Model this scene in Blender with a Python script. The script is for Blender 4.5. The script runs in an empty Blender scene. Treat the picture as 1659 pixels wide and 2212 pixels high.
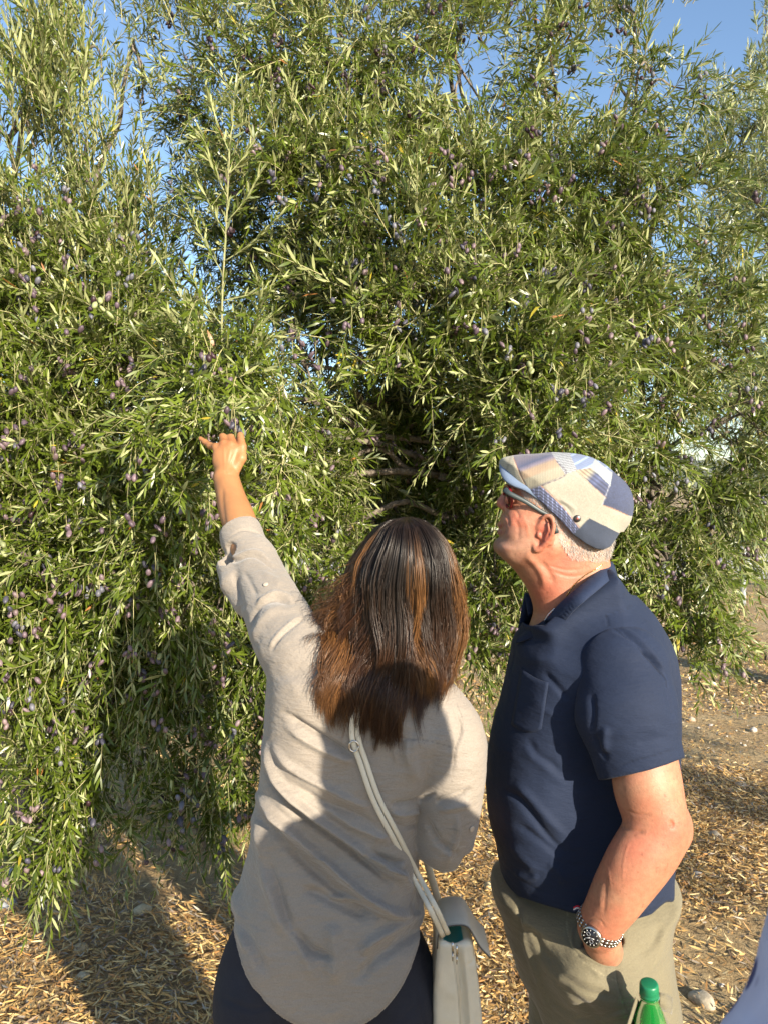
import bpy, math
import numpy as np
from mathutils import Vector
from mathutils.bvhtree import BVHTree
C = bpy.context.scene.collection
sc = bpy.context.scene
# ------------------------------------------------------------------ camera
CAMZ = 1.72
PITCH = math.radians(-1.93)
cam_d = bpy.data.cameras.new('camera')
cam = bpy.data.objects.new('camera', cam_d); C.objects.link(cam)
cam.location = (0, 0, CAMZ)
cam.rotation_euler = (math.radians(90) + PITCH, 0, 0)
cam_d.sensor_fit = 'VERTICAL'; cam_d.sensor_height = 36.0
cam_d.lens = 36.0 * 1661.0 / 2212.0
cam_d.clip_start = 0.05; cam_d.clip_end = 3000
sc.camera = cam
cam_d.dof.use_dof = True; cam_d.dof.focus_distance = 2.2; cam_d.dof.aperture_fstop = 9.0
# ------------------------------------------------------------------ light
SUN_EL, SUN_AZ = math.radians(19), math.radians(35)      # sun behind the camera, to the right
to_sun = Vector((math.sin(SUN_AZ)*math.cos(SUN_EL), -math.cos(SUN_AZ)*math.cos(SUN_EL), math.sin(SUN_EL)))
world = bpy.data.worlds.new("World"); sc.world = world; world.use_nodes = True
wn = world.node_tree; bgn = wn.nodes['Background']
sky = wn.nodes.new('ShaderNodeTexSky'); sky.sky_type = 'NISHITA'; sky.sun_disc = False
sky.sun_elevation = SUN_EL; sky.sun_rotation = math.pi - SUN_AZ
sky.air_density = 1.0; sky.dust_density = 0.7; sky.ozone_density = 2.0; sky.altitude = 300
wn.links.new(sky.outputs[0], bgn.inputs[0]); bgn.inputs[1].default_value = 0.125
sd = bpy.data.lights.new('sun', 'SUN'); so = bpy.data.objects.new('sun', sd); C.objects.link(so)
sd.energy = 5.0; sd.angle = math.radians(0.7); sd.color = (1.0, 0.885, 0.72)
so.rotation_euler = to_sun.to_track_quat('Z', 'Y').to_euler()
sc.view_settings.view_transform = 'Standard'; sc.view_settings.look = 'None'
sc.view_settings.exposure = 1.1; sc.view_settings.gamma = 1.0
sc.cycles.max_bounces = 8; sc.cycles.transparent_max_bounces = 16
# ------------------------------------------------------------------ helpers
cp, sp = math.cos(PITCH), math.sin(PITCH)
def P(u, v, Y):                       # point seen at (u, v) in the 1659 x 2212 view, at distance Y
    a = (u - 829.5)/1661.0; b = -(v - 1106.0)/1661.0
    d = np.array([a, cp - b*sp, sp + b*cp])
    return np.array([0, 0, CAMZ]) + d*(Y/d[1])
def UV(p):                            # inverse of P, for arrays (N,3)
    p = np.atleast_2d(p); y = p[:, 1]; z = p[:, 2] - CAMZ
    f = y*cp + z*sp; up = -y*sp + z*cp
    return np.stack([829.5 + 1661*p[:, 0]/f, 1106 - 1661*up/f], 1)
def nrm(a): return a/(np.linalg.norm(a, axis=-1, keepdims=True) + 1e-9)
def vnoise(p, seed=0):                # smooth value noise in 0..1 for (N,3)
    p = np.asarray(p, dtype=np.float64); i = np.floor(p).astype(np.int64); f = p - i; f = f*f*(3 - 2*f)
    def h(ix, iy, iz):
        n = (ix*374761393 + iy*668265263 + iz*2147483647 + seed*974634777) & 0xffffffff
        n = ((n ^ (n >> 13))*1274126177) & 0xffffffff
        return ((n ^ (n >> 16)) & 0xffff)/65535.0
    r = 0
    for dx in (0, 1):
        for dy in (0, 1):
            for dz in (0, 1):
                w = (f[:, 0] if dx else 1 - f[:, 0])*(f[:, 1] if dy else 1 - f[:, 1])*(f[:, 2] if dz else 1 - f[:, 2])
                r = r + w*h(i[:, 0] + dx, i[:, 1] + dy, i[:, 2] + dz)
    return r
def fbm(p, seed=0, o=3):
    r = 0; a = 0.5
    for k in range(o): r = r + a*vnoise(np.asarray(p)*(2**k), seed + k); a *= 0.5
    return r
def mesh_np(name, V, F, mat=None, parent=None, cols=None, smooth=True, mats=None, fm=None):
    """F: list of (array of faces with the same corner count)"""
    me = bpy.data.meshes.new(name)
    V = np.asarray(V, dtype=np.float32)
    if isinstance(F, np.ndarray): F = [F]
    F = [np.asarray(f) for f in F if len(f)]
    nl = sum(f.size for f in F); nf = sum(len(f) for f in F)
    me.vertices.add(len(V)); me.vertices.foreach_set('co', V.ravel())
    me.loops.add(nl); me.polygons.add(nf)
    me.loops.foreach_set('vertex_index', np.concatenate([f.ravel() for f in F]).astype(np.int32))
    ls = []; o = 0
    for f in F:
        ls.append(o + np.arange(len(f))*f.shape[1]); o += f.size
    me.polygons.foreach_set('loop_start', np.concatenate(ls).astype(np.int32))
    me.update(calc_edges=True)
    if smooth: me.polygons.foreach_set('use_smooth', np.ones(nf, dtype=bool))
    if cols is not None:
        at = me.color_attributes.new('col', 'FLOAT_COLOR', 'POINT')
        c = np.ones((len(V), 4), dtype=np.float32); c[:, :cols.shape[1]] = cols
        at.data.foreach_set('color', c.ravel())
    if mats:
        for m in mats: me.materials.append(m)
        if fm is not None: me.polygons.foreach_set('material_index', np.asarray(fm, dtype=np.int32))
    elif mat: me.materials.append(mat)
    o = bpy.data.objects.new(name, me); C.objects.link(o)
    if parent is not None: o.parent = parent
    return o
def tag(o, label=None, cat=None, group=None, kind=None):
    if label: o['label'] = label
    if cat: o['category'] = cat
    if group: o['group'] = group
    if kind: o['kind'] = kind
    return o
def empty(name, label, cat, group=None):
    o = bpy.data.objects.new(name, None); C.objects.link(o); o.empty_display_size = 0.1
    return tag(o, label, cat, group)
# tube along a polyline; radius per point
def tube_np(pts, rad, n=8, caps=True, flat=None, up=None):
    pts = np.asarray(pts, float); k = len(pts); rad = np.broadcast_to(np.asarray(rad, float), (k,))
    t = nrm(np.gradient(pts, axis=0))
    ref = np.array([0, 0, 1.0]) if abs(t[0][2]) < 0.9 else np.array([1.0, 0, 0])
    if up is not None: ref = np.asarray(up, float)
    a = []; cur = nrm(np.cross(t[0], ref))
    for i in range(k):
        cur = cur - t[i]*np.dot(cur, t[i]); cur = cur/(np.linalg.norm(cur) + 1e-9); a.append(cur)
    a = np.array(a); b = np.cross(t, a)
    th = np.arange(n)*2*math.pi/n
    fl = 1.0 if flat is None else flat
    V = pts[:, None, :] + rad[:, None, None]*(np.cos(th)[None, :, None]*a[:, None, :] + fl*np.sin(th)[None, :, None]*b[:, None, :])
    V = V.reshape(-1, 3)
    i, j = np.meshgrid(np.arange(k - 1), np.arange(n), indexing='ij'); i = i.ravel(); j = j.ravel(); j2 = (j + 1) % n
    F = np.stack([i*n + j, i*n + j2, (i + 1)*n + j2, (i + 1)*n + j], 1)
    T = np.zeros((0, 3), int)
    if caps:
        V = np.vstack([V, pts[:1], pts[-1:]]); m = k*n; jj = np.arange(n); j2 = (jj + 1) % n
        T = np.vstack([np.stack([j2, jj, np.full(n, m)], 1), np.stack([(k-1)*n + jj, (k-1)*n + j2, np.full(n, m + 1)], 1)])
    return V, F, T
class MB:                              # collects shapes into one mesh
    def __init__(s): s.V = []; s.Q = []; s.T = []; s.c = []; s.n = 0
    def add(s, V, Q=None, T=None, col=None):
        V = np.asarray(V, float)
        s.V.append(V)
        if Q is not None and len(Q): s.Q.append(np.asarray(Q) + s.n)
        if T is not None and len(T): s.T.append(np.asarray(T) + s.n)
        s.c.append(np.broadcast_to(np.asarray(col if col is not None else (1, 1, 1), float), (len(V), 3)))
        s.n += len(V)
    def tube(s, pts, rad, n=8, col=None, **k): V, F, T = tube_np(pts, rad, n, **k); s.add(V, F, T, col)
    def build(s, name, mat, parent=None, smooth=True):
        F = []
        if s.Q: F.append(np.vstack(s.Q))
        if s.T: F.append(np.vstack(s.T))
        return mesh_np(name, np.vstack(s.V), F, mat, parent, cols=np.vstack(s.c), smooth=smooth)
def catmull(pts, n=8):
    pts = np.asarray(pts, float); p = np.vstack([2*pts[0] - pts[1], pts, 2*pts[-1] - pts[-2]]); out = []
    for i in range(1, len(p) - 2):
        t = np.linspace(0, 1, n, endpoint=False)[:, None]
        out.append(0.5*((2*p[i]) + (-p[i-1] + p[i+1])*t + (2*p[i-1] - 5*p[i] + 4*p[i+1] - p[i+2])*t**2 + (-p[i-1] + 3*p[i] - 3*p[i+1] + p[i+2])*t**3))
    out.append(pts[-1:]); return np.vstack(out)
# ------------------------------------------------------------------ materials
def new_mat(name):
    m = bpy.data.materials.new(name); m.use_nodes = True
    return m, m.node_tree, m.node_tree.nodes['Principled BSDF']
def N(nt, t, **k):
    n = nt.nodes.new(t)
    for a, b in k.items(): setattr(n, a, b)
    return n
def L(nt, a, b): nt.links.new(a, b)
def ramp(nt, stops):
    r = N(nt, 'ShaderNodeValToRGB'); e = r.color_ramp.elements
    while len(e) > 1: e.remove(e[-1])
    e[0].position = stops[0][0]; e[0].color = (*stops[0][1], 1)
    for p, c in stops[1:]:
        x = e.new(p); x.color = (*c, 1)
    return r
def bump(nt, b, src, strength, dist=0.002):
    n = N(nt, 'ShaderNodeBump'); n.inputs['Strength'].default_value = strength; n.inputs['Distance'].default_value = dist
    L(nt, src, n.inputs['Height']); L(nt, n.outputs[0], b.inputs['Normal']); return n
def noise(nt, scale, detail=3, rough=0.5, coord='Object', vec=None):
    n = N(nt, 'ShaderNodeTexNoise'); n.inputs['Scale'].default_value = scale; n.inputs['Detail'].default_value = detail; n.inputs['Roughness'].default_value = rough
    if vec is None:
        tc = N(nt, 'ShaderNodeTexCoord'); vec = tc.outputs[coord]
    L(nt, vec, n.inputs['Vector']); return n
def mulcol(nt, a, b, fac=1.0, mode='MULTIPLY'):
    m = N(nt, 'ShaderNodeMix', data_type='RGBA', blend_type=mode); m.inputs[0].default_value = fac
    for i, x in ((6, a), (7, b)):
        if hasattr(x, 'links') or hasattr(x, 'is_linked'): L(nt, x, m.inputs[i])
        else: m.inputs[i].default_value = (*x, 1)
    return m.outputs[2]
def col_mat(name, rough=0.8, base=None, nscale=None, namp=0.15, bscale=None, bstr=0.3, bdist=0.001, sheen=0, sss=0, spec=0.5, metal=0, rad=(0.4, 0.15, 0.07)):
    """colour from the vertex colour 'col' (or a base), varied by noise, with bump"""
    m, nt, b = new_mat(name)
    if base is None:
        a = N(nt, 'ShaderNodeAttribute', attribute_name='col'); c = a.outputs['Color']
    else:
        r = N(nt, 'ShaderNodeRGB'); r.outputs[0].default_value = (*base, 1); c = r.outputs[0]
    if nscale:
        nn = noise(nt, nscale, 4, 0.6); rr = ramp(nt, [(0.3, (1 - namp,)*3), (0.7, (1 + namp,)*3)]); L(nt, nn.outputs[0], rr.inputs[0])
        c = mulcol(nt, c, rr.outputs[0])
    L(nt, c, b.inputs['Base Color']); b.inputs['Roughness'].default_value = rough
    b.inputs['Specular IOR Level'].default_value = spec; b.inputs['Metallic'].default_value = metal
    if sheen: b.inputs['Sheen Weight'].default_value = sheen; b.inputs['Sheen Roughness'].default_value = 0.5
    if sss:
        b.inputs['Subsurface Weight'].default_value = sss; b.inputs['Subsurface Radius'].default_value = rad; b.inputs['Subsurface Scale'].default_value = 0.02
    if bscale:
        n2 = noise(nt, bscale, 3, 0.6); bump(nt, b, n2.outputs[0], bstr, bdist)
    return m
# ================================================================== GROUND
rng = np.random.default_rng(7)
def ground_z(x, y):
    p = np.stack([np.asarray(x)*0.55, np.asarray(y)*0.55, np.zeros_like(x)], 1)
    q = np.stack([np.asarray(x)*3.1, np.asarray(y)*3.1, np.zeros_like(x)], 1)
    fade = np.clip((60 - np.hypot(x, y))/40, 0, 1)
    return ((fbm(p, 3, 3) - 0.45)*0.10 + (fbm(q, 9, 2) - 0.37)*0.03)*fade
def make_ground():
    g = np.concatenate([-np.geomspace(400, 4.2, 26), np.linspace(-4, 4, 110), np.geomspace(4.2, 400, 26)])
    h = np.concatenate([-np.geomspace(300, 1.2, 14), np.linspace(-1, 9, 150), np.geomspace(9.3, 900, 40)])
    X, Y = np.meshgrid(g, h, indexing='ij'); x, y = X.ravel(), Y.ravel(); z = ground_z(x, y)
    n, m = len(g), len(h); i, j = np.meshgrid(np.arange(n-1), np.arange(m-1), indexing='ij'); i = i.ravel(); j = j.ravel()
    F = np.stack([i*m + j, (i+1)*m + j, (i+1)*m + j + 1, i*m + j + 1], 1)
    mat, nt, b = new_mat('dry_soil')
    n1 = noise(nt, 1.3, 5, 0.6); n2 = noise(nt, 38, 5, 0.7); n3 = noise(nt, 260, 3, 0.7)
    r1 = ramp(nt, [(0.3, (0.30, 0.19, 0.08)), (0.5, (0.42, 0.29, 0.135)), (0.7, (0.46, 0.35, 0.19))]); L(nt, n1.outputs[0], r1.inputs[0])
    r2 = ramp(nt, [(0.3, (0.55,)*3), (0.5, (0.95,)*3), (0.75, (1.35,)*3)]); L(nt, n2.outputs[0], r2.inputs[0])
    r3 = ramp(nt, [(0.32, (0.6,)*3), (0.6, (1.15,)*3)]); L(nt, n3.outputs[0], r3.inputs[0])
    L(nt, mulcol(nt, mulcol(nt, r1.outputs[0], r2.outputs[0]), r3.outputs[0]), b.inputs['Base Color'])
    b.inputs['Roughness'].default_value = 0.95
    ad = N(nt, 'ShaderNodeMath', operation='MULTIPLY_ADD'); ad.inputs[1].default_value = 0.35
    L(nt, n3.outputs[0], ad.inputs[0]); L(nt, n2.outputs[0], ad.inputs[2])
    bump(nt, b, ad.outputs[0], 0.9, 0.02)
    o = mesh_np('ground', np.stack([x, y, z], 1), F, mat)
    o['kind'] = 'structure'
make_ground()
def make_track():                     # pale gravel farm track beyond the trees
    xs = np.linspace(-60, 60, 121); ys = np.linspace(0, 1, 9)
    X, S = np.meshgrid(xs, ys, indexing='ij'); x = X.ravel(); y = 13.5 + 0.6*np.sin(x*0.15) + S.ravel()*5
    z = ground_z(x, y) + 0.035
    i, j = np.meshgrid(np.arange(120), np.arange(8), indexing='ij'); i = i.ravel(); j = j.ravel()
    F = np.stack([i*9 + j, (i+1)*9 + j, (i+1)*9 + j + 1, i*9 + j + 1], 1)
    mat = col_mat('pale_gravel', 0.95, base=(0.56, 0.52, 0.46), nscale=30, namp=0.25, bscale=120, bstr=0.6, bdist=0.01)
    o = mesh_np('track', np.stack([x, y, z], 1), F, mat); o['kind'] = 'structure'
make_track()
def make_hill():
    n = 80; xs = np.linspace(-700, 700, n); V = []; 
    hh = 10 + 22*fbm(np.stack([xs*0.006, xs*0, xs*0], 1), 5, 3)
    for k, (dy, s) in enumerate(((0, 0), (60, 0.6), (140, 1.0), (300, 1.0))):
        V.append(np.stack([xs, np.full(n, 500.0 + dy), hh*s - 1], 1))
    V = np.vstack(V); F = []
    for k in range(3):
        a = np.arange(n-1) + k*n; F.append(np.stack([a, a+1, a+1+n, a+n], 1))
    o = mesh_np('hill', V, np.vstack(F), col_mat('hill_scrub', 1, base=(0.16, 0.17, 0.12), nscale=0.03, namp=0.3)); o['kind'] = 'structure'
make_hill()
# ---- fallen leaves
def leaf_mesh(B, D, Nn, Ln, Wd, bend, fold=None):
    """vectorised leaves: 6 vertices each. returns V, Q, T"""
    n = len(B); D = nrm(D); S = nrm(np.cross(D, Nn)); U = np.cross(S, D)
    t = [0.0, 0.33, 0.72, 1.0]; w = [0.0, 0.5, 0.40, 0.0]
    rows = []
    for k in range(4):
        c = B + D*(Ln*t[k])[:, None] - U*(bend*Ln*t[k]**2)[:, None]
        if k in (0, 3): rows.append(c)
        else: rows += [c - S*(Wd*w[k])[:, None], c + S*(Wd*w[k])[:, None]]
    V = np.stack(rows, 1).reshape(-1, 3); b = np.arange(n)[:, None]*6
    Q = (b + np.array([[1, 2, 4, 3]])); T = np.vstack([b + np.array([[0, 2, 1]]), b + np.array([[3, 4, 5]])])
    return V, Q, T
def make_litter():
    zones = [(-2.2, -0.1, 2.0, 4.4, 36000), (-0.1, 2.4, 2.0, 4.6, 72000), (-3.5, 4.2, 4.2, 9.0, 62000), (-2, 2, 0.6, 2.0, 3500), (0.8, 6, 8, 14, 12000)]
    X = []; Y = []
    for x0, x1, y0, y1, n in zones:
        X.append(rng.uniform(x0, x1, n)); Y.append(rng.uniform(y0, y1, n))
    x = np.concatenate(X); y = np.concatenate(Y)
    dens = fbm(np.stack([x*1.1, y*1.1, 0*x], 1), 21, 3)
    bare = np.where(x > 0.3, 0.01, 0.0)
    keep = rng.random(len(x)) < np.clip((dens - 0.28 - bare)*6.0, 0.16, 1)
    x, y = x[keep], y[keep]; n = len(x)
    z = ground_z(x, y) + 0.004 + rng.random(n)**2*0.030
    flow = fbm(np.stack([x*1.6, y*1.6, 0*x], 1), 31, 2)*9
    ang = flow + rng.normal(0, 0.9, n)
    tilt = rng.normal(0, 0.22, n)
    D = np.stack([np.cos(ang)*np.cos(tilt), np.sin(ang)*np.cos(tilt), np.sin(tilt)], 1)
    Nn = nrm(np.stack([rng.normal(0, 0.55, n), rng.normal(0, 0.55, n), np.ones(n)], 1))
    Ln = rng.uniform(0.028, 0.060, n); Wd = rng.uniform(0.004, 0.0080, n)
    far = np.clip((y - 4)/4, 0, 1); Ln *= (1 + far*0.3)*np.where(x > 0.2, .84, 1.0); Wd *= 1 + far*0.8
    V, Q, T = leaf_mesh(np.stack([x, y, z], 1), D, Nn, Ln, Wd, rng.normal(0.0, 0.28, n))
    V[:, 2] = np.maximum(V[:, 2], np.repeat(z, 6) - 0.004)
    pal = np.array([(0.54, 0.33, 0.11), (0.74, 0.51, 0.20), (0.38, 0.22, 0.08), (0.70, 0.54, 0.27), (0.25, 0.17, 0.11), (0.40, 0.34, 0.26), (0.52, 0.27, 0.09)])
    c = pal[rng.choice(7, n, p=[.24, .22, .17, .12, .11, .08, .06])]*rng.uniform(0.7, 1.2, (n, 1))
    mat = col_mat('dead_leaf', 0.6, nscale=None)
    o = mesh_np('fallen_leaves', V, [Q, T], mat, cols=np.repeat(c, 6, 0))
    tag(o, 'dry brown olive leaves littering the soil', 'leaf litter', kind='stuff')
make_litter()
def rock(seed, r, flat=0.6):
    import bmesh
    bm = bmesh.new(); bmesh.ops.create_icosphere(bm, subdivisions=3, radius=1)
    V = np.array([v.co[:] for v in bm.verts]); F = np.array([[v.index for v in f.verts] for f in bm.faces]); bm.free()
    d = 0.75 + 0.5*vnoise(V*1.3 + seed*7, seed) + 0.12*vnoise(V*4 + seed, seed)
    V = V*d[:, None]; V = V*np.array([1, 0.8, flat])*r
    return V, F
def make_stones():
    mat = col_mat('limestone', 0.9, nscale=60, namp=0.25, bscale=150, bstr=0.5, bdist=0.003)
    st = [(1578, 1698, .028, (0.46, 0.42, 0.35), 'small grey stone in the shaded litter right of the man'),
          (1543, 1822, .040, (0.40, 0.34, 0.25), 'flat brown stone beside the man\'s elbow'),
          (1597, 1712, .034, (0.44, 0.42, 0.37), 'rounded grey stone in the shade at the right'),
          (1516, 2190, .042, (0.42, 0.36, 0.26), 'largest brown stone, low between the bottle and the patterned sleeve'),
          (310, 1985, .034, (0.56, 0.47, 0.30), 'pale ochre stone on the sunlit litter strip under the branches'),
          (176, 2075, .030, (0.52, 0.42, 0.26), 'ochre stone in the shade near the left edge'),
          (180, 2137, .022, (0.50, 0.44, 0.30), 'small rounded stone below the ochre one at the left'),
          (50, 2075, .028, (0.48, 0.40, 0.28), 'tan stone at the far left edge of the litter'),
          (1057, 1935, .028, (0.56, 0.48, 0.30), 'pale stone on the ground between the woman and the man'),
          (1300, 1500, .05, (0.55, 0.50, 0.42), 'pale stone behind the man'),
          (17, 1900, .055, (0.34, 0.36, 0.38), 'blue grey stone at the left edge under the drooping branches'),
          (14, 1965, .045, (0.33, 0.35, 0.37), 'lower blue grey stone at the left edge')]
    for k, (u, v, r, c, lab) in enumerate(st):
        Y = CAMZ*1661/(v - 1050); p = P(u, v, Y); V, F = rock(k + 3, r)
        gz = ground_z(np.array([p[0]]), np.array([p[1]]))[0]
        o = mesh_np('stone', V, F, mat, cols=np.tile(np.array(c), (len(V), 1))); o.location = (p[0], p[1], gz + r*0.12); o.rotation_euler = (0, 0, k*1.7)
        tag(o, lab, 'stone', 'loose stones on the soil')
    # pebbles nobody would count
    mb = MB(); pv = [rock(s, 1.0, 0.7) for s in range(6)]
    import bmesh
    bm = bmesh.new(); bmesh.ops.create_icosphere(bm, subdivisions=1, radius=1)
    IV = np.array([v.co[:] for v in bm.verts]); IF = np.array([[v.index for v in f.verts] for f in bm.faces]); bm.free()
    n = 2200; x = rng.uniform(-2, 4, n); y = rng.uniform(2, 11, n)**1.0
    left = (rng.random(n) < np.where(x < 0.2, 0.75, 0.3)); x, y = x[~left], y[~left]; n = len(x)
    z = ground_z(x, y); r = rng.lognormal(math.log(0.0065), 0.5, n)*(1 + np.clip(y - 4, 0, 6)*0.12)
    V = (IV[None]*(1 + rng.uniform(-.25, .25, (n, len(IV), 1)))*r[:, None, None]*np.array([1.1, .9, .7])) + np.stack([x, y, z + r*0.4], 1)[:, None, :]
    F = (IF[None] + (np.arange(n)*len(IV))[:, None, None]).reshape(-1, 3)
    c = np.array([(0.5, 0.46, 0.4), (0.42, 0.34, 0.25), (0.6, 0.55, 0.46), (0.34, 0.3, 0.27)])[rng.choice(4, n)]
    o = mesh_np('pebbles', V.reshape(-1, 3), F, mat, cols=np.repeat(c, len(IV), 0))
    tag(o, 'small pale pebbles scattered over the soil', 'pebbles', kind='stuff')
make_stones()
def make_post():
    p = P(1603, 1305, 11.2); mb = MB()
    mb.tube([(0, 0, -0.2), (0, 0, 0.6), (0, 0, 1.32), (0, 0, 1.34)], [0.045, 0.043, 0.04, 0.03], 10)
    r = tag(mb.build('post', col_mat('grey_post', 0.7, base=(0.36, 0.39, 0.42), nscale=20, namp=0.2)), 'slim grey post standing on the far sunlit soil', 'post')
    r.location = (p[0], p[1], 0)
make_post()
# ================================================================== OLIVE TREES
def leaf_material(name, top, tip, under):
    m, nt, b = new_mat(name)
    at = N(nt, 'ShaderNodeAttribute', attribute_name='col'); sx = N(nt, 'ShaderNodeSeparateColor'); L(nt, at.outputs['Color'], sx.inputs[0])
    r = ramp(nt, [(0.0, top), (0.55, tuple(0.5*(a + c) for a, c in zip(top, tip))), (0.93, tip), (0.965, tip), (0.985, (0.42, 0.34, 0.04)), (1.0, (0.30, 0.13, 0.04))]); L(nt, sx.outputs[0], r.inputs[0])
    ru = ramp(nt, [(0.0, tuple(x*0.85 for x in under)), (1.0, tuple(x*1.15 for x in under))]); L(nt, sx.outputs[1], ru.inputs[0])
    g = N(nt, 'ShaderNodeNewGeometry'); mx = N(nt, 'ShaderNodeMix', data_type='RGBA'); L(nt, g.outputs['Backfacing'], mx.inputs[0]); L(nt, r.outputs[0], mx.inputs[6]); L(nt, ru.outputs[0], mx.inputs[7])
    L(nt, mx.outputs[2], b.inputs['Base Color'])
    rg = N(nt, 'ShaderNodeMapRange'); L(nt, g.outputs['Backfacing'], rg.inputs[0]); rg.inputs[3].default_value = 0.33; rg.inputs[4].default_value = 0.75; L(nt, rg.outputs[0], b.inputs['Roughness'])
    b.inputs['Specular IOR Level'].default_value = 0.45
    tr = N(nt, 'ShaderNodeBsdfTranslucent'); ms = N(nt, 'ShaderNodeMixShader'); ms.inputs[0].default_value = 0.08
    tc = mulcol(nt, mx.outputs[2], (1.3, 1.5, 0.5)); L(nt, tc, tr.inputs[0])
    out = nt.nodes['Material Output']; L(nt, b.outputs[0], ms.inputs[1]); L(nt, tr.outputs[0], ms.inputs[2]); L(nt, ms.outputs[0], out.inputs[0])
    return m
LEAF = leaf_material('olive_leaf', (0.024, 0.042, 0.005), (0.135, 0.180, 0.018), (0.32, 0.345, 0.150))
LEAF_S = leaf_material('olive_leaf_silvery', (0.055, 0.085, 0.028), (0.165, 0.20, 0.065), (0.38, 0.41, 0.25))
TWIG = col_mat('olive_twig', 0.7, nscale=40, namp=0.2)
BARK = col_mat('olive_bark', 0.95, base=(0.17, 0.14, 0.11), nscale=18, namp=0.45, bscale=35, bstr=1.0, bdist=0.02)
FRUIT = col_mat('olive_fruit_skin', 0.45, nscale=120, namp=0.15, spec=0.4)
SUNV = np.array(to_sun[:])
class Foliage:
    def __init__(s, seed): s.r = np.random.default_rng(seed); s.B = []; s.D = []; s.Nn = []; s.L = []; s.W = []; s.tw = []; s.tr = []
    def twigs(s, P0, D0, Lt, droop, leafL, spacing, leafW=0.155, ang=0.75, stem=True):
        """P0,D0 (n,3); Lt,droop,leafL,spacing (n,)"""
        n = len(P0); D0 = nrm(D0); r = s.r
        P0 = np.asarray(P0, float)
        def pos(t): return P0 + D0*(Lt*t)[:, None] + np.array([0, 0, -1.0])*(droop*Lt*t*t)[:, None]
        def tan(t): return nrm(D0 + np.array([0, 0, -1.0])*(2*droop*t)[:, None])
        ref = nrm(r.normal(0, 1, (n, 3)))
        nm = np.ceil(Lt/spacing).astype(int)
        for k in range(int(nm.max())):
            act = k < nm; t = ((k + 0.6)/nm)[act]; t = np.minimum(t, 1.0)
            idx = np.where(act)[0]
            tt = np.zeros(n); tt[idx] = t; p = pos(tt)[idx]; d = tan(tt)[idx]
            a = nrm(np.cross(d, ref[idx])); b = np.cross(d, a)
            if k % 2: a, b = b, -a
            for sgn in (1, -1):
                m = len(idx); side = nrm(a*sgn + r.normal(0, 0.22, (m, 3)))
                al = ang*(1.15 - 0.55*t) + r.normal(0, 0.16, m)
                dl = nrm(d*np.cos(al)[:, None] + side*np.sin(al)[:, None])
                ad = d - dl*np.sum(d*dl, 1)[:, None]
                nn = nrm(nrm(ad)*0.55 + np.array([0, 0, 0.75]) + SUNV*0.25 + r.normal(0, 0.70, (m, 3)))
                keep = r.random(m) > 0.08
                ll = leafL[idx]*r.uniform(0.7, 1.15, m)*(1.05 - 0.35*t**3)
                s.B.append(p[keep]); s.D.append(dl[keep]); s.Nn.append(nn[keep]); s.L.append(ll[keep]); s.W.append((ll*leafW*r.uniform(0.8, 1.2, m))[keep])
        # terminal leaf
        p = pos(np.ones(n)); d = tan(np.ones(n)); s.B.append(p); s.D.append(d); s.Nn.append(nrm(r.normal(0, 1, (n, 3)) + [0, 0, .8])); s.L.append(leafL*0.8); s.W.append(leafL*0.8*leafW)
        if stem:
            q = [pos(np.full(n, t)) for t in (0, .33, .66, 1.0)]
            s.tw.append(np.stack(q, 1)); s.tr.append(0.0012 + 0.0034*np.clip(Lt, 0, .8))
    def mesh(s, name, mat, parent, tint=0.0, green=0.0):
        B = np.vstack(s.B); D = np.vstack(s.D); Nn = np.vstack(s.Nn); Ln = np.concatenate(s.L); W = np.concatenate(s.W); n = len(B)
        V, Q, T = leaf_mesh(B, D, Nn, Ln, W, s.r.normal(0.08, 0.14, n))
        lum = 0.5*vnoise(B*2.3, 77) + 0.5*s.r.random(n)
        c = np.stack([np.clip(lum*0.93 + tint, 0, 0.94), s.r.random(n), s.r.random(n)], 1)
        odd = s.r.random(n); c[odd < 0.006, 0] = 0.985; c[odd < 0.002, 0] = 1.0
        o = mesh_np(name, V, [Q, T], mat, parent, cols=np.repeat(c, 6, 0))
        return o, n
    def stems(s, parent, extra=None):
        Pq = np.vstack(s.tw); rr = np.concatenate(s.tr); n = len(Pq)
        t = nrm(np.gradient(Pq, axis=1)); ref = nrm(s.r.normal(0, 1, (n, 1, 3))); a = nrm(np.cross(t, ref)); b = np.cross(t, a)
        rad = rr[:, None]*np.array([1, .8, .6, .35])[None]
        th = np.arange(3)*2*math.pi/3
        V = Pq[:, :, None, :] + rad[:, :, None, None]*(np.cos(th)[None, None, :, None]*a[:, :, None, :] + np.sin(th)[None, None, :, None]*b[:, :, None, :])
        base = np.arange(n)[:, None]*12; F = []
        for k in range(3):
            for j in range(3):
                j2 = (j + 1) % 3; F.append(base + np.array([[k*3 + j, k*3 + j2, k*3 + 3 + j2, k*3 + 3 + j]]))
        c = np.repeat(np.array([[0.38, 0.35, 0.17]])*s.r.uniform(0.6, 1.3, (n, 1)), 12, 0)
        return mesh_np('twigs', V.reshape(-1, 3), np.vstack(F), TWIG, parent, cols=c)
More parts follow.
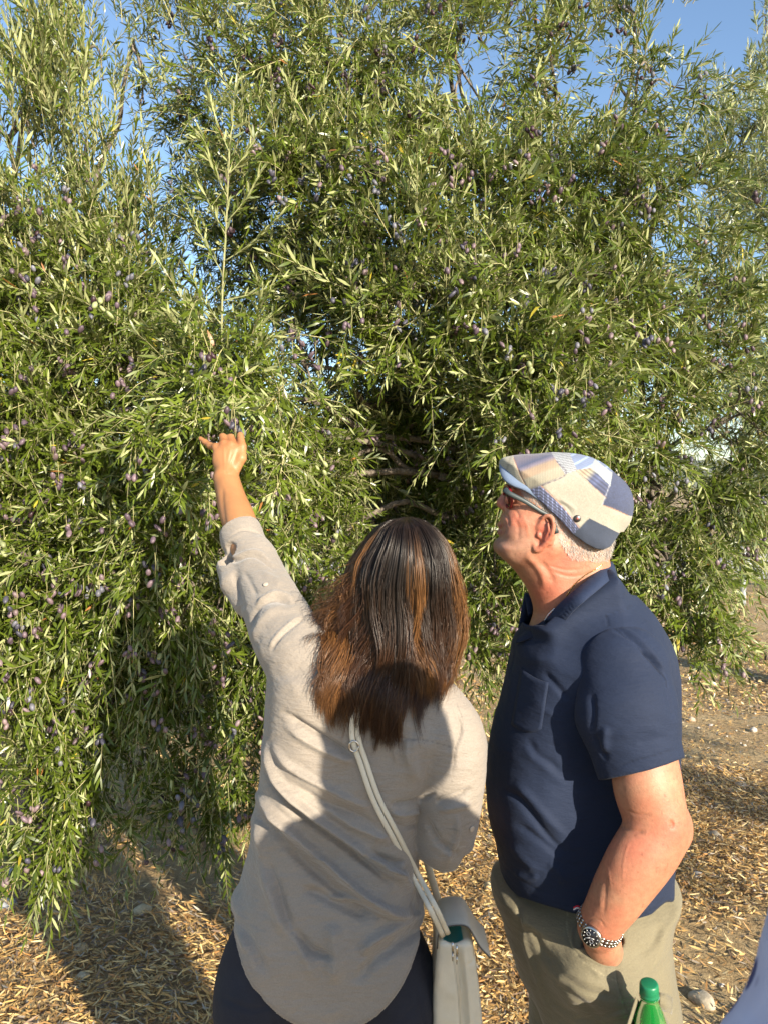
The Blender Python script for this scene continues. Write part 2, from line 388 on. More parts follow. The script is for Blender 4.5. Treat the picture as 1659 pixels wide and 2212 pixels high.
def olive_clusters(root, centers, r, each, stuff_from=98, big=1.0, cap=True):
    """hanging bunches of 3-6 olives, one part per bunch; the rest as one stuff part"""
    import bmesh
    bm = bmesh.new(); bmesh.ops.create_icosphere(bm, subdivisions=2, radius=1)
    IV = np.array([v.co[:] for v in bm.verts]); IF = np.array([[v.index for v in f.verts] for f in bm.faces]); bm.free()
    rest = MB(); pal = [(0.095, 0.066, 0.084), (0.150, 0.105, 0.120), (0.060, 0.058, 0.080), (0.035, 0.016, 0.020), (0.20, 0.145, 0.15), (0.26, 0.29, 0.13), (0.135, 0.135, 0.160)]
    for k, c in enumerate(centers):
        mb = MB() if k < stuff_from else rest; m = int(r.integers(each[0], each[1] + 1)); c = np.asarray(c, float)
        hi = c[2] > 2.9
        w = [.15, .05, .25, .45, .0, .0, .1] if hi else [.25, .22, .12, .05, .16, .07, .13]
        base = r.choice(7, p=w); st = c + [0, 0, 0.05]
        mb.tube([st, c + [0.002, 0, 0.02], c - [0, 0, 0.02]], [.0012, .001, .0008], 4, col=(0.30, 0.28, 0.12))
        for q in range(m):
            off = r.normal(0, 1, 3)*np.array([.014, .014, .013])*big + [0, 0, -0.012*q/m*2]
            col = np.array(pal[base if r.random() < .65 else r.choice(7, p=w)])*r.uniform(.75, 1.25)
            s = r.uniform(.0068, .0088)*big; ax = r.normal(0, .35, 3)
            V = IV*np.array([s, s, s*1.38]); V = V + np.outer(V[:, 2], [ax[0], ax[1], 0])
            mb.add(V + c + off, T=IF, col=col)
        if k < stuff_from: mb.build('olive_cluster', FRUIT, root)
    if rest.n: tag(rest.build('olives', FRUIT, root), kind='stuff')
def limb(mb, a, b, r0, r1, wob, rg, n=7, sag=0.0):
    a = np.asarray(a, float); b = np.asarray(b, float); t = np.linspace(0, 1, n)[:, None]
    p = a*(1 - t) + b*t + rg.normal(0, wob, (n, 3))*np.sin(t*math.pi) + np.array([0, 0, 1.0])*sag*np.sin(t*math.pi)
    mb.tube(catmull(p, 3), np.interp(np.linspace(0, 1, 3*(n-1) + 1), [0, 1], [r0, r1]), 7)
    return p
def smoothz(z): t = min(max((z - 1.2)/1.0, 0), 1); return t*t*(3 - 2*t)
def build_tree(name, label, base, lumps, seed, leaf=0.05, mat=None, fruit=0, kind='weep', fork=1.2, tint=0, group='olive trees of the grove', upfrac=0.0, stems=True, leafgap=0.016):
    """lumps: (centre xyz, radius xyz, tufts, mode) mode: droop / up / out"""
    root = empty(name, label, 'tree', group); root.location = (0, 0, 0)
    f = Foliage(seed); rg = f.r
    base = np.asarray(base, float); tb = MB(); fk = base + [0.08, -0.05, fork]
    th = [base + [0, 0, -0.15], base + [0, 0, 0.0], base + [0.03, 0.02, fork*0.5], fk]
    tb.tube(catmull(th, 4), np.interp(np.linspace(0, 1, 13), [0, .2, .5, 1], [.24, .17, .14, .15]), 12)
    tb.build('trunk', BARK, root)
    bb = MB(); anchors = []
    for (c, rad, nt_, mode) in lumps:
        c = np.asarray(c, float); rad = np.asarray(rad, float)
        mid = fk*0.45 + c*0.55 + [0, 0, 0.25]
        limb(bb, fk, mid, .034, .017, .05, rg, 6); limb(bb, mid, c + [0, 0, rad[2]*0.25], .016, .007, .04, rg, 6)
        # tufts
        d = nrm(rg.normal(0, 1, (nt_, 3))); flip = (d[:, 1] > 0.35) & (rg.random(nt_) < 0.55); d[flip, 1] *= -1
        rr = rg.uniform(0.35, 1.0, nt_)**0.6
        tc = c + d*rad*rr[:, None]
        kp = (vnoise(tc*4.2, 40 + seed) > 0.40) | (rg.random(nt_) < .30); tc = tc[kp]; nt_ = len(tc)
        if nt_ < 1: continue
        for k in range(0, nt_, 3):
            limb(bb, c + [0, 0, rad[2]*0.2], tc[k], .007, .003, .03, rg, 4, sag=0.08)
        for k in range(nt_):
            m = int(rg.integers(7, 14)); p0 = tc[k] + rg.normal(0, 0.055, (m, 3))*np.array([1, 1, 1.3])
            out = nrm(tc[k] - c + [0, -0.10, 0])
            if mode == 'up': dd = np.array([0, -0.05, 1.1]) + out*0.45 + rg.normal(0, .30, (m, 3)); dr = rg.uniform(-.1, .25, m); Lt = rg.uniform(.14, .34, m)
            elif mode == 'out': dd = out*1.0 + np.array([0, 0, .1]) + rg.normal(0, .5, (m, 3)); dr = rg.uniform(.1, .7, m); Lt = rg.uniform(.10, .26, m)
            else: hi_ = smoothz(tc[k][2]); dd = out*0.85 + np.array([0, -.1, -0.14 + .42*hi_]) + rg.normal(0, .62, (m, 3)); dr = rg.uniform(-.2, 1.0 - .45*hi_, m); Lt = rg.uniform(.09, .22, m)
            f.twigs(p0, dd, Lt, dr, np.full(m, leaf*rg.uniform(.75, 1.2))*rg.uniform(.8, 1.2, m), np.full(m, leafgap*leaf/0.05), stem=stems)
        anchors.append(tc)
    bb.build('branches', BARK, root)
    if stems: f.stems(root)
    o, n = f.mesh('crown', mat or LEAF, root, tint)
    print(name, 'leaves', n)
    return root, f, np.vstack(anchors)
def lump(u, v, Y, ru, rv, nt, mode='droop', ry=None):
    c = P(u, v, Y); rx = ru/1661*Y; rz = rv/1661*Y
    return (c, (rx, ry if ry else 0.8*rx, rz), nt, mode)
# ---- the main tree (centre, behind the two people)
main = []
for r_ in [(560, 250, 3.3, 160, 190, 24, 'out'), (760, 180, 3.2, 190, 170, 34, 'out'), (980, 160, 3.3, 190, 170, 30, 'out'), (1200, 230, 3.3, 190, 150, 17, 'out'), (1370, 260, 3.3, 130, 130, 14, 'out'),
           (650, 20, 3.4, 200, 120, 17, 'up'), (900, 10, 3.4, 180, 110, 15, 'up'), (1150, 20, 3.5, 160, 110, 9, 'up'), (1370, 60, 3.4, 130, 130, 11, 'up'), (460, 70, 3.5, 110, 110, 8, 'up'),
           (620, 450, 3.0, 170, 170, 34, 'droop'), (820, 430, 2.9, 170, 170, 40, 'droop'), (1030, 440, 3.0, 180, 170, 40, 'droop'), (1240, 470, 3.1, 170, 160, 36, 'out'), (1420, 500, 3.1, 150, 170, 30, 'out'),
           (760, 680, 2.95, 150, 150, 30, 'droop'), (900, 640, 2.75, 150, 170, 40, 'droop'), (1090, 700, 2.75, 170, 170, 44, 'droop'), (1290, 700, 2.9, 150, 160, 34, 'droop'), (1470, 730, 3.1, 150, 150, 28, 'droop'),
           (850, 830, 3.2, 90, 120, 14, 'droop'), (1150, 860, 2.65, 130, 140, 34, 'droop'), (1010, 900, 3.8, 110, 150, 8, 'droop'), (1390, 900, 3.1, 120, 150, 22, 'droop'), (1540, 960, 3.2, 130, 170, 26, 'droop'),
           (660, 820, 2.8, 110, 130, 20, 'droop'), (800, 960, 3.7, 80, 120, 10, 'droop'), (1180, 1000, 2.85, 130, 100, 16, 'droop'), (1430, 1090, 3.1, 140, 130, 28, 'droop'), (1530, 1100, 3.3, 90, 110, 14, 'droop'),
           (1440, 1230, 3.0, 110, 80, 22, 'droop'), (1340, 1240, 3.2, 130, 100, 16, 'droop'), (1500, 1370, 2.9, 70, 30, 5, 'out'), (1090, 1180, 3.0, 120, 130, 20, 'droop'), (1050, 1330, 3.0, 90, 110, 18, 'droop'), (1200, 1300, 3.3, 120, 110, 14, 'droop'),
           (640, 1010, 2.75, 100, 120, 20, 'droop'), (650, 1180, 2.75, 110, 110, 20, 'droop'), (800, 1150, 3.5, 110, 130, 14, 'droop'), (700, 1330, 2.8, 120, 110, 16, 'droop'), (930, 1180, 3.8, 110, 160, 12, 'droop'),
           (900, 1010, 4.4, 150, 150, 34, 'droop'), (1020, 1180, 4.3, 140, 130, 30, 'droop'), (770, 1100, 4.2, 120, 130, 26, 'droop'), (900, 1250, 4.3, 140, 90, 22, 'droop'), (1180, 1180, 4.3, 120, 120, 18, 'droop'), (720, 900, 3.2, 100, 110, 22, 'droop'), (830, 930, 3.5, 110, 110, 24, 'droop'), (950, 880, 3.4, 110, 110, 22, 'droop'), (1050, 980, 3.4, 110, 120, 24, 'droop'), (930, 1060, 3.6, 120, 110, 22, 'droop'), (800, 1070, 3.4, 100, 110, 20, 'droop'), (1040, 1120, 3.5, 100, 110, 18, 'droop'), (520, 560, 3.3, 90, 90, 13, 'out'), (620, 570, 3.25, 90, 90, 12, 'out'), (480, 250, 3.5, 70, 110, 9, 'out'), (440, 440, 3.7, 70, 100, 8, 'out'), (570, 590, 3.4, 100, 120, 16, 'out'), (620, 700, 3.5, 120, 110, 16, 'droop'),
           (500, 850, 2.45, 110, 100, 26, 'out'), (430, 1010, 2.40, 100, 90, 24, 'droop'), (560, 960, 2.55, 90, 80, 16, 'droop')]:
    main.append(lump(*r_))
# rear half of the crown
for (x, y, z, r, n) in [(-.3, 4.2, 2.4, .7, 20), (.7, 4.3, 2.4, .7, 20), (1.3, 4.3, 2.3, .55, 16), (.2, 4.4, 2.9, .55, 12), (1.0, 4.4, 2.8, .5, 10), (-.2, 4.3, 1.5, .6, 16), (.9, 4.4, 1.7, .5, 16), (1.35, 4.2, 1.7, .4, 10), (.3, 5.2, 2.3, .8, 16), (1.2, 5.3, 2.2, .7, 12), (-.6, 4.6, 1.9, .5, 12)]:
    main.append(((x, y, z), (r, r*.7, r*.9), n, 'droop'))
t_main, f_main, an = build_tree('olive_tree', 'tallest, widest olive tree, filling the middle behind both people', (1.12, 4.3, 0), main, 11, leaf=0.052)
vis = an[(an[:, 1] < 3.6)]; uv = UV(vis); q = f_main.r
cs = vis[q.permutation(len(vis))]
cen = np.repeat(cs, 1, 0)[:520]; cen = cen + q.normal(0, .06, cen.shape) + [0, -.17, -.05]
olive_clusters(t_main, sorted(cen.tolist(), key=lambda p: p[1]), q, (2, 5), big=1.0)
# ---- the left tree
left = []
for r_ in [(50, 120, 3.2, 90, 150, 9, 'up'), (170, 190, 3.1, 90, 140, 9, 'up'), (290, 120, 3.5, 60, 130, 4, 'up'), (20, 330, 3.0, 110, 130, 13, 'up'), (170, 400, 3.0, 110, 110, 13, 'up'), (270, 540, 3.0, 80, 110, 9, 'up'),
           (60, 560, 2.8, 130, 130, 36, 'droop'), (220, 640, 2.8, 130, 120, 36, 'droop'), (60, 740, 2.7, 140, 130, 36, 'droop'), (230, 820, 2.65, 140, 130, 38, 'droop'), (360, 760, 3.1, 100, 130, 20, 'droop'), (400, 620, 3.6, 60, 100, 5, 'out'),
           (60, 930, 2.6, 140, 120, 36, 'droop'), (250, 1000, 2.6, 130, 120, 34, 'droop'), (360, 1110, 2.5, 110, 100, 26, 'droop'), (80, 1120, 2.6, 140, 120, 34, 'droop'), (220, 1230, 2.6, 130, 120, 30, 'droop'), (380, 1260, 2.6, 110, 120, 24, 'droop'),
           (60, 1330, 2.55, 130, 120, 28, 'droop'), (230, 1400, 2.7, 120, 110, 22, 'droop'), (400, 1400, 2.65, 110, 110, 22, 'droop'), (520, 1350, 2.7, 100, 130, 18, 'droop'), (540, 1520, 2.75, 80, 120, 13, 'droop'),
           (60, 1440, 2.5, 100, 50, 10, 'droop'), (330, 1560, 2.7, 110, 110, 17, 'droop'), (450, 1620, 2.7, 90, 120, 15, 'droop'), (210, 1600, 2.6, 90, 90, 11, 'droop'), (60, 1690, 2.5, 110, 80, 18, 'out'), (170, 1720, 2.55, 80, 70, 9, 'droop'),
           (80, 1800, 2.45, 80, 40, 5, 'out'), (300, 1690, 2.7, 90, 70, 9, 'droop'), (430, 1720, 2.65, 80, 80, 9, 'droop'), (520, 1700, 2.75, 60, 80, 7, 'droop'), (450, 1850, 2.55, 25, 40, 2, 'droop')]:
    left.append(lump(*r_))
for (x, y, z, r, n) in [(-2.2, 3.6, 1.5, .7, 18), (-1.5, 3.7, 1.5, .6, 20), (-1.4, 3.6, .9, .45, 12), (-1.0, 3.8, 1.2, .5, 14), (-2.2, 3.7, 2.3, .7, 16), (-1.5, 3.9, 2.2, .5, 16), (-2.4, 4.6, 1.9, .8, 16), (-1.7, 4.7, 1.7, .7, 14), (-1.0, 3.7, 1.7, .45, 12)]:
    left.append(((x, y, z), (r, r*.7, r*.9), n, 'droop'))
t_left, f_left, an = build_tree('olive_tree', 'drooping olive tree at the left edge, its fruiting branches sweeping to the ground', (-1.9, 3.9, 0), left, 12, leaf=0.052)
vis = an[(an[:, 1] < 3.3) & (an[:, 2] < 3.0)]; q = f_left.r; cs = vis[q.permutation(len(vis))]
cen = cs[:380]; cen = cen + q.normal(0, .06, cen.shape) + [0, -.17, -.05]
olive_clusters(t_left, sorted(cen.tolist(), key=lambda p: p[1]), q, (2, 5), big=1.0)
# ---- paler tree behind, at the right edge
right = []
for r_ in [(1660, 130, 6.0, 60, 180, 14, 'up'), (1600, 330, 6.0, 110, 150, 22, 'up'), (1700, 400, 5.9, 110, 170, 26, 'up'), (1530, 420, 6.2, 80, 90, 12, 'up'), (1560, 560, 5.9, 110, 130, 22, 'out'), (1700, 640, 5.8, 110, 140, 24, 'out'), (1580, 760, 5.8, 110, 120, 20, 'out'), (1700, 850, 5.8, 100, 120, 20, 'out'),
           (1600, 950, 5.8, 100, 110, 16, 'droop'), (1700, 1050, 5.8, 90, 110, 16, 'droop'), (1620, 1140, 5.9, 90, 80, 12, 'droop'), (1720, 1120, 5.9, 80, 60, 8, 'droop'), (1820, 500, 6.0, 120, 250, 20, 'up'), (1830, 900, 6.0, 120, 200, 18, 'droop'), (1450, 700, 6.5, 120, 200, 14, 'droop')]:
    right.append(lump(*r_))
build_tree('olive_tree', 'paler silvery olive tree rising behind at the right edge', (3.6, 6.4, 0), right, 13, leaf=0.075, mat=LEAF_S, tint=0.1, stems=True, leafgap=0.017)
# ---- further trees of the grove
def simple_tree(x, y, h, r, seed, label, leaf=0.09, n=9, nt=16, gap=0.02):
    rg = np.random.default_rng(seed); lumps = []
    for k in range(n):
        a = rg.uniform(0, 2*math.pi); q = rg.uniform(.2, .75)*r
        lumps.append(((x + q*math.cos(a), y + q*math.sin(a), h*rg.uniform(.32, .8)), (r*.5, r*.5, h*.2), nt, 'out'))
    lumps.append(((x, y, h*.55), (r*.6, r*.6, h*.3), nt, 'out'))
    build_tree('olive_tree', label, (x, y, 0), lumps, seed, leaf=leaf, mat=LEAF_S, stems=False, leafgap=gap, fork=h*0.3)
simple_tree(-3.2, 8.6, 3.4, 1.6, 31, 'grey green olive tree glimpsed through the gap left of the tall one', leaf=0.11, nt=13)
simple_tree(7.2, 12.5, 3.9, 1.8, 32, 'most distant olive tree, past the slim grey post', leaf=0.14, nt=11)
simple_tree(6.6, -1.6, 3.5, 1.5, 34, 'olive tree standing off to the right behind the camera', leaf=0.10, nt=13)
# ---- the pale upright shoot in front of the gap
def long_shoot():
    f = Foliage(55)
    root = empty('olive_shoot', 'tall pale upright olive shoot with side twigs, rising above the raised hand', 'branch')
    pts = catmull([P(478, 900, 2.42), P(480, 800, 2.40), P(481, 650, 2.38), P(490, 480, 2.36), P(497, 330, 2.34), P(508, 210, 2.33)], 6)
    mb = MB(); mb.tube(pts, np.linspace(.0048, .0013, len(pts)), 7, col=(0.27, 0.26, 0.13))
    D = nrm(np.gradient(pts, axis=0)); n = len(pts)
    f.twigs(pts[6:], D[6:] , np.full(n-6, .035), np.zeros(n-6), np.full(n-6, .047), np.full(n-6, .020), stem=False, ang=.70, leafW=.15)
    side = [(650, 622, 598, .0), (760, 590, 680, 0), (560, 600, 470, 0), (700, 410, 590, 0), (600, 395, 420, 0), (480, 560, 380, 0), (430, 440, 300, 0), (380, 555, 290, 0), (330, 455, 215, 0), (800, 420, 700, 0), (520, 415, 350, 0)]
    for (v0, u1, v1, _) in side:
        i = int(np.argmin(np.abs(UV(pts)[:, 1] - v0))); a = pts[i]; b = P(u1, v1, 2.36 + f.r.uniform(-.06, .10)); mid = (a + b)/2 + [0, 0, -.012]
        c = catmull([a, mid, b], 6); mb.tube(c, np.linspace(.0024, .0009, len(c)), 5, col=(0.26, 0.27, 0.12))
        dd = nrm(np.gradient(c, axis=0)); m = len(c)
        c = catmull(c, 2); dd = nrm(np.gradient(c, axis=0)); m = len(c); f.twigs(c[3:], dd[3:], np.full(m-3, .018), np.zeros(m-3), np.full(m-3, .044), np.full(m-3, .018), stem=False, ang=.70, leafW=.15)
    mb.build('stem', TWIG, root); f.mesh('leaves', LEAF, root, tint=.12)
long_shoot()
def hand_branch():
    f = Foliage(56); rg = f.r
    root = empty('olive_branch', 'low leafy olive branch with purple fruit that the woman\'s raised hand touches', 'branch')
    mb = MB(); q = []
    for (a, b, c) in [((620, 800, 2.45), (560, 830, 2.25), (450, 905, 2.12)), ((620, 820, 2.5), (600, 850, 2.22), (560, 900, 2.08)), ((600, 790, 2.5), (520, 800, 2.22), (500, 880, 2.03)), ((330, 900, 2.5), (400, 880, 2.3), (470, 930, 2.1)),
                      ((640, 900, 2.5), (620, 960, 2.2), (600, 1060, 2.08)), ((300, 1010, 2.4), (350, 1010, 2.2), (400, 1060, 2.1)), ((640, 1050, 2.5), (640, 1120, 2.25), (620, 1190, 2.15)), ((350, 860, 2.5), (330, 900, 2.2), (280, 960, 2.1)), ((470, 800, 2.4), (430, 830, 2.2), (400, 900, 2.1))]:
        p = catmull([P(*a), P(*b), P(*c)], 7); mb.tube(p, np.linspace(.004, .0013, len(p)), 5, col=(0.33, 0.30, 0.14))
        d = nrm(np.gradient(p, axis=0)); m = len(p) - 3; rp = np.repeat(np.arange(3, len(p)), 2)
        f.twigs(p[rp], d[rp] + rg.normal(0, .7, (len(rp), 3)), rg.uniform(.05, .15, len(rp)), rg.uniform(0, .6, len(rp)), np.full(len(rp), .050), np.full(len(rp), .016)); q.append(p[-1])
    mb.build('stem', TWIG, root); f.stems(root); f.mesh('leaves', LEAF, root, tint=.12)
    cl = [P(503, 893, 2.0), P(507, 925, 1.99), P(509, 945, 1.985), P(600, 1065, 2.08), P(435, 1105, 2.1), P(570, 1090, 2.1)] + [x + [0, 0, -.03] for x in q[:6]]
    olive_clusters(root, cl, rg, (2, 4))
hand_branch()
# ================================================================== SOLID MODELLING (smooth unions meshed by surface nets)
def poly_sdf_grid(poly, h=0.004, pad=0.30):
    """signed distance of a closed xz polygon on a grid, returned as a sampler (negative inside)"""
    poly = np.asarray(poly, float); lo = poly.min(0) - pad; hi = poly.max(0) + pad
    nx, nz = (np.ceil((hi - lo)/h).astype(int) + 1)
    X, Z = np.meshgrid(lo[0] + np.arange(nx)*h, lo[1] + np.arange(nz)*h, indexing='ij')
    d = np.full(X.shape, 1e9); ins = np.zeros(X.shape, bool)
    for i in range(len(poly)):
        a = poly[i]; b = poly[(i + 1) % len(poly)]; e = b - a; L2 = e @ e + 1e-12
        t = np.clip(((X - a[0])*e[0] + (Z - a[1])*e[1])/L2, 0, 1)
        d = np.minimum(d, (X - a[0] - e[0]*t)**2 + (Z - a[1] - e[1]*t)**2)
        c = ((a[1] > Z) != (b[1] > Z)) & (X < (b[0] - a[0])*(Z - a[1])/(b[1] - a[1] + 1e-12) + a[0]); ins ^= c
    g = np.sqrt(d)*np.where(ins, -1, 1)
    def f(x, z):
        fx = np.clip((x - lo[0])/h, 0, nx - 1.001); fz = np.clip((z - lo[1])/h, 0, nz - 1.001)
        i = fx.astype(int); j = fz.astype(int); u = fx - i; w = fz - j
        return g[i, j]*(1-u)*(1-w) + g[i+1, j]*u*(1-w) + g[i, j+1]*(1-u)*w + g[i+1, j+1]*u*w
    return f
def disp_poly(pts, Y, smooth=6):
    p = np.array([P(u, v, Y)[[0, 2]] for u, v in pts])
    if smooth:
        q = np.vstack([p[-2:], p, p[:2]]); out = []
        for i in range(2, len(q) - 2):
            t = np.linspace(0, 1, smooth, endpoint=False)[:, None]
            a, b, c, d = q[i-1], q[i], q[i+1], q[min(i+2, len(q)-1)]
            out.append(0.5*((2*b) + (-a + c)*t + (2*a - 5*b + 4*c - d)*t**2 + (-a + 3*b - 3*c + d)*t**3))
        p = np.vstack(out)
    return p
def pillow(poly, Y, W, E, Wf=None, Wb=None):
    """solid whose outline seen from the camera is poly; W half thickness (number or function of x,z), Wf/Wb front/back separately"""
    f = poly_sdf_grid(poly)
    def s(p):
        e = -f(p[:, 0], p[:, 2]); q = np.maximum(0, 1 - e/E); dy = p[:, 1] - (Y(p) if callable(Y) else Y)
        w = W(p) if callable(W) else W
        if Wf is not None: w = np.where(dy < 0, Wf, Wb)
        return (np.sqrt(q*q + (dy/w)**2) - 1)*np.minimum(E, w)
    return s
def cap_(a, b, ra, rb=None, flat=None, fax=None):
    a = np.asarray(a, float); b = np.asarray(b, float); rb = ra if rb is None else rb; ab = b - a; L2 = ab @ ab + 1e-12
    if fax is not None: fax = np.asarray(fax, float)/np.linalg.norm(fax)
    def s(p):
        t = np.clip((p - a) @ ab/L2, 0, 1); d = p - a - t[:, None]*ab
        if flat is not None:
            k = d @ fax; d = d + np.outer(k*(1/flat - 1), fax)
            return (np.sqrt((d*d).sum(1)) - (ra + (rb - ra)*t))*min(1, flat)**0.5
        return np.sqrt((d*d).sum(1)) - (ra + (rb - ra)*t)
    return s
def ell(c, r, R=None):
    c = np.asarray(c, float); r = np.asarray(r, float)
    def s(p):
        d = p - c
        if R is not None: d = d @ R
        k0 = np.sqrt(((d/r)**2).sum(1)); k1 = np.sqrt(((d/(r*r))**2).sum(1)) + 1e-9
        return k0*(k0 - 1)/k1
    return s
def chain(pts, rad, **k):
    return [cap_(pts[i], pts[i+1], rad[i], rad[i+1], **k) for i in range(len(pts) - 1)]
def limb_chain(pts, rad, n=4, **k):
    p = catmull(pts, n); t = np.linspace(0, 1, len(pts)); r = np.interp(np.linspace(0, 1, len(p)), t, rad)
    r = np.convolve(np.r_[r[0], r[0], r, r[-1], r[-1]], np.ones(5)/5, 'valid')
    return chain(p, r, **k)
def rotm(ax, ang):
    from mathutils import Matrix
    return np.array(Matrix.Rotation(ang, 3, ax))
def surf(prims, lo, hi, h, clips=(), smooth=2):
    """prims: list of (sdf, k) united in order with smooth radius k (k<0: carve). clips: functions >0 removes."""
    lo = np.asarray(lo, float); hi = np.asarray(hi, float); B = 16
    nb = np.ceil((hi - lo)/(h*B)).astype(int); n = nb*B + 1
    vals = np.full(n, 1.0, np.float32)
    bi = np.stack(np.meshgrid(*[np.arange(k) for k in nb], indexing='ij'), -1).reshape(-1, 3)
    cen = lo + (bi + 0.5)*h*B
    D = np.stack([f(cen) for f, k in prims], 1)
    K = np.array([k for f, k in prims]); add = K >= 0
    # result at the block centres
    def comb(ds, ks):
        r = ds[0]
        for d, k in zip(ds[1:], ks[1:]):
            if k < 0:
                kk = -k; q = -d; hh = np.maximum(kk - np.abs(r - q), 0)/kk; r = np.maximum(r, q) + hh*hh*kk*0.25
            elif k == 0: r = np.minimum(r, d)
            else: hh = np.maximum(k - np.abs(r - d), 0)/k; r = np.minimum(r, d) - hh*hh*k*0.25
        return r
    rc = comb([D[:, i] for i in range(D.shape[1])], K)
    diag = h*B*0.87
    act = np.abs(rc) < diag*1.9 + 0.01
    off = np.stack(np.meshgrid(*[np.arange(B + 1)]*3, indexing='ij'), -1).reshape(-1, 3)
    for b in np.where(~act & (rc < 0))[0]:
        i, j, k = bi[b]*B; vals[i:i+B+1, j:j+B+1, k:k+B+1] = -1
    for b in np.where(act)[0]:
        i, j, k = bi[b]*B; p = lo + (bi[b]*B + off)*h
        dm = D[b][add].min()
        use = [q for q in range(len(prims)) if (add[q] and D[b][q] < dm + diag*2.2 + 0.06) or (not add[q] and D[b][q] < diag*2.2 + 0.03)]
        if not use or not add[use[0]]: use = [int(np.where(add)[0][np.argmin(D[b][add])])] + [q for q in use if not add[q]]
        r = comb([prims[q][0](p) for q in use], [K[q] for q in use])
        for c in clips: r = np.maximum(r, c(p))
        vals[i:i+B+1, j:j+B+1, k:k+B+1] = r.reshape(B + 1, B + 1, B + 1)
    for ax in range(3):
        for e in (0, -1):
            sl = [slice(None)]*3; sl[ax] = e; vals[tuple(sl)] = np.maximum(vals[tuple(sl)], 1e-4)
    s = vals < 0
    cs = s[:-1, :-1, :-1].astype(np.int8)
    tot = sum(s[a:n[0]-1+a, b:n[1]-1+b, c:n[2]-1+c].astype(np.int8) for a in (0, 1) for b in (0, 1) for c in (0, 1))
    cells = np.argwhere((tot > 0) & (tot < 8)); idm = np.full(np.array(n) - 1, -1, np.int64); idm[tuple(cells.T)] = np.arange(len(cells))
    acc = np.zeros((len(cells), 3)); cnt = np.zeros(len(cells))
    co = np.array([(a, b, c) for a in (0, 1) for b in (0, 1) for c in (0, 1)])
    for p in range(8):
        for q in range(p + 1, 8):
            if np.abs(co[p] - co[q]).sum() != 1: continue
            va = vals[tuple((cells + co[p]).T)]; vb = vals[tuple((cells + co[q]).T)]; m = (va < 0) != (vb < 0)
            t = va/(va - vb + 1e-12); t = np.clip(t, 0.02, 0.98)
            acc[m] += (co[p] + (co[q] - co[p])*t[:, None])[m]; cnt[m] += 1
    V = lo + (cells + acc/cnt[:, None])*h
    F = []
    for ax in range(3):
        sl0 = [slice(1, -1)]*3; sl0[ax] = slice(0, -1); sl1 = [slice(1, -1)]*3; sl1[ax] = slice(1, None)
        a = s[tuple(sl0)]; b = s[tuple(sl1)]; e = np.argwhere(a != b); 
        o0 = np.ones(3, int); o0[ax] = 0; e = e + o0; inside = s[tuple(e.T)]
        u, w = [(1, 2), (2, 0), (0, 1)][ax]; du = np.zeros(3, int); du[u] = 1; dw = np.zeros(3, int); dw[w] = 1
        q = np.stack([idm[tuple((e - du - dw).T)], idm[tuple((e - dw).T)], idm[tuple(e.T)], idm[tuple((e - du).T)]], 1)
        q[~inside] = q[~inside][:, ::-1]; F.append(q)
    F = np.vstack(F); F = F[(F >= 0).all(1)]
    for _ in range(smooth): V = lap(V, F, 0.5)
    return V, F
def lap(V, F, f):
    S = np.zeros_like(V); c = np.zeros(len(V))
    for i in range(F.shape[1]):
        j = (i + 1) % F.shape[1]
        for q in range(3): S[:, q] += np.bincount(F[:, i], V[F[:, j], q], len(V)) + np.bincount(F[:, j], V[F[:, i], q], len(V))
        c += np.bincount(F[:, i], minlength=len(V)) + np.bincount(F[:, j], minlength=len(V))
    return V*(1 - f) + f*S/np.maximum(c, 1)[:, None]
def vnorm(V, F):
    n = np.cross(V[F[:, 2]] - V[F[:, 0]], V[F[:, 3]] - V[F[:, 1]]); o = np.zeros_like(V)
    for i in range(4):
        for q in range(3): o[:, q] += np.bincount(F[:, i], n[:, q], len(V))
    return nrm(o)
def smoothstep(a, b, x): t = np.clip((x - a)/(b - a), 0, 1); return t*t*(3 - 2*t)
def polyline_d(uv, pts):
    """distance (px) to a smoothed polyline, signed by side, and parameter 0..1"""
    c = catmull([(a, b, 0) for a, b in pts], 5)[:, :2]; best = np.full(len(uv), 1e9); sd = np.zeros(len(uv)); tt = np.zeros(len(uv)); n = len(c) - 1
    for i in range(n):
        a = c[i]; e = c[i+1] - a; L2 = e @ e + 1e-9; w = uv - a; t = np.clip((w @ e)/L2, 0, 1); d = w - t[:, None]*e; dd = np.sqrt((d*d).sum(1))
        m = dd < best; best[m] = dd[m]; sd[m] = np.sign(e[0]*w[m, 1] - e[1]*w[m, 0]); tt[m] = (i + t[m])/n
    return best, sd, tt
def fold(V, Nn, uv, pts, amp, w, w2=None, face=None):
    """ridge (amp>0) or valley (amp<0) along a line drawn over the cloth; w2 is the width on the other side"""
    d, s, t = polyline_d(uv, pts); ww = np.where(s > 0, w, w2 or w)
    k = np.exp(-(d/ww)**2)*np.clip(np.minimum(t, 1 - t)*5, 0, 1)
    if face is None: face = Nn[:, 1] < 0.25
    return V + Nn*(amp*k*face)[:, None]
def bvh_of(V, F): return BVHTree.FromPolygons(V.tolist(), F.tolist())
def on_surface(bvh, u, v, lift=0.0, Yfb=1.4):
    o = Vector((0, 0, CAMZ)); d = Vector(P(u, v, 1.0)) - o; d.normalize()
    hit = bvh.ray_cast(o, d)
    if hit[0] is None: return P(u, v, Yfb)
    return np.array(hit[0]) - np.array(d)*lift
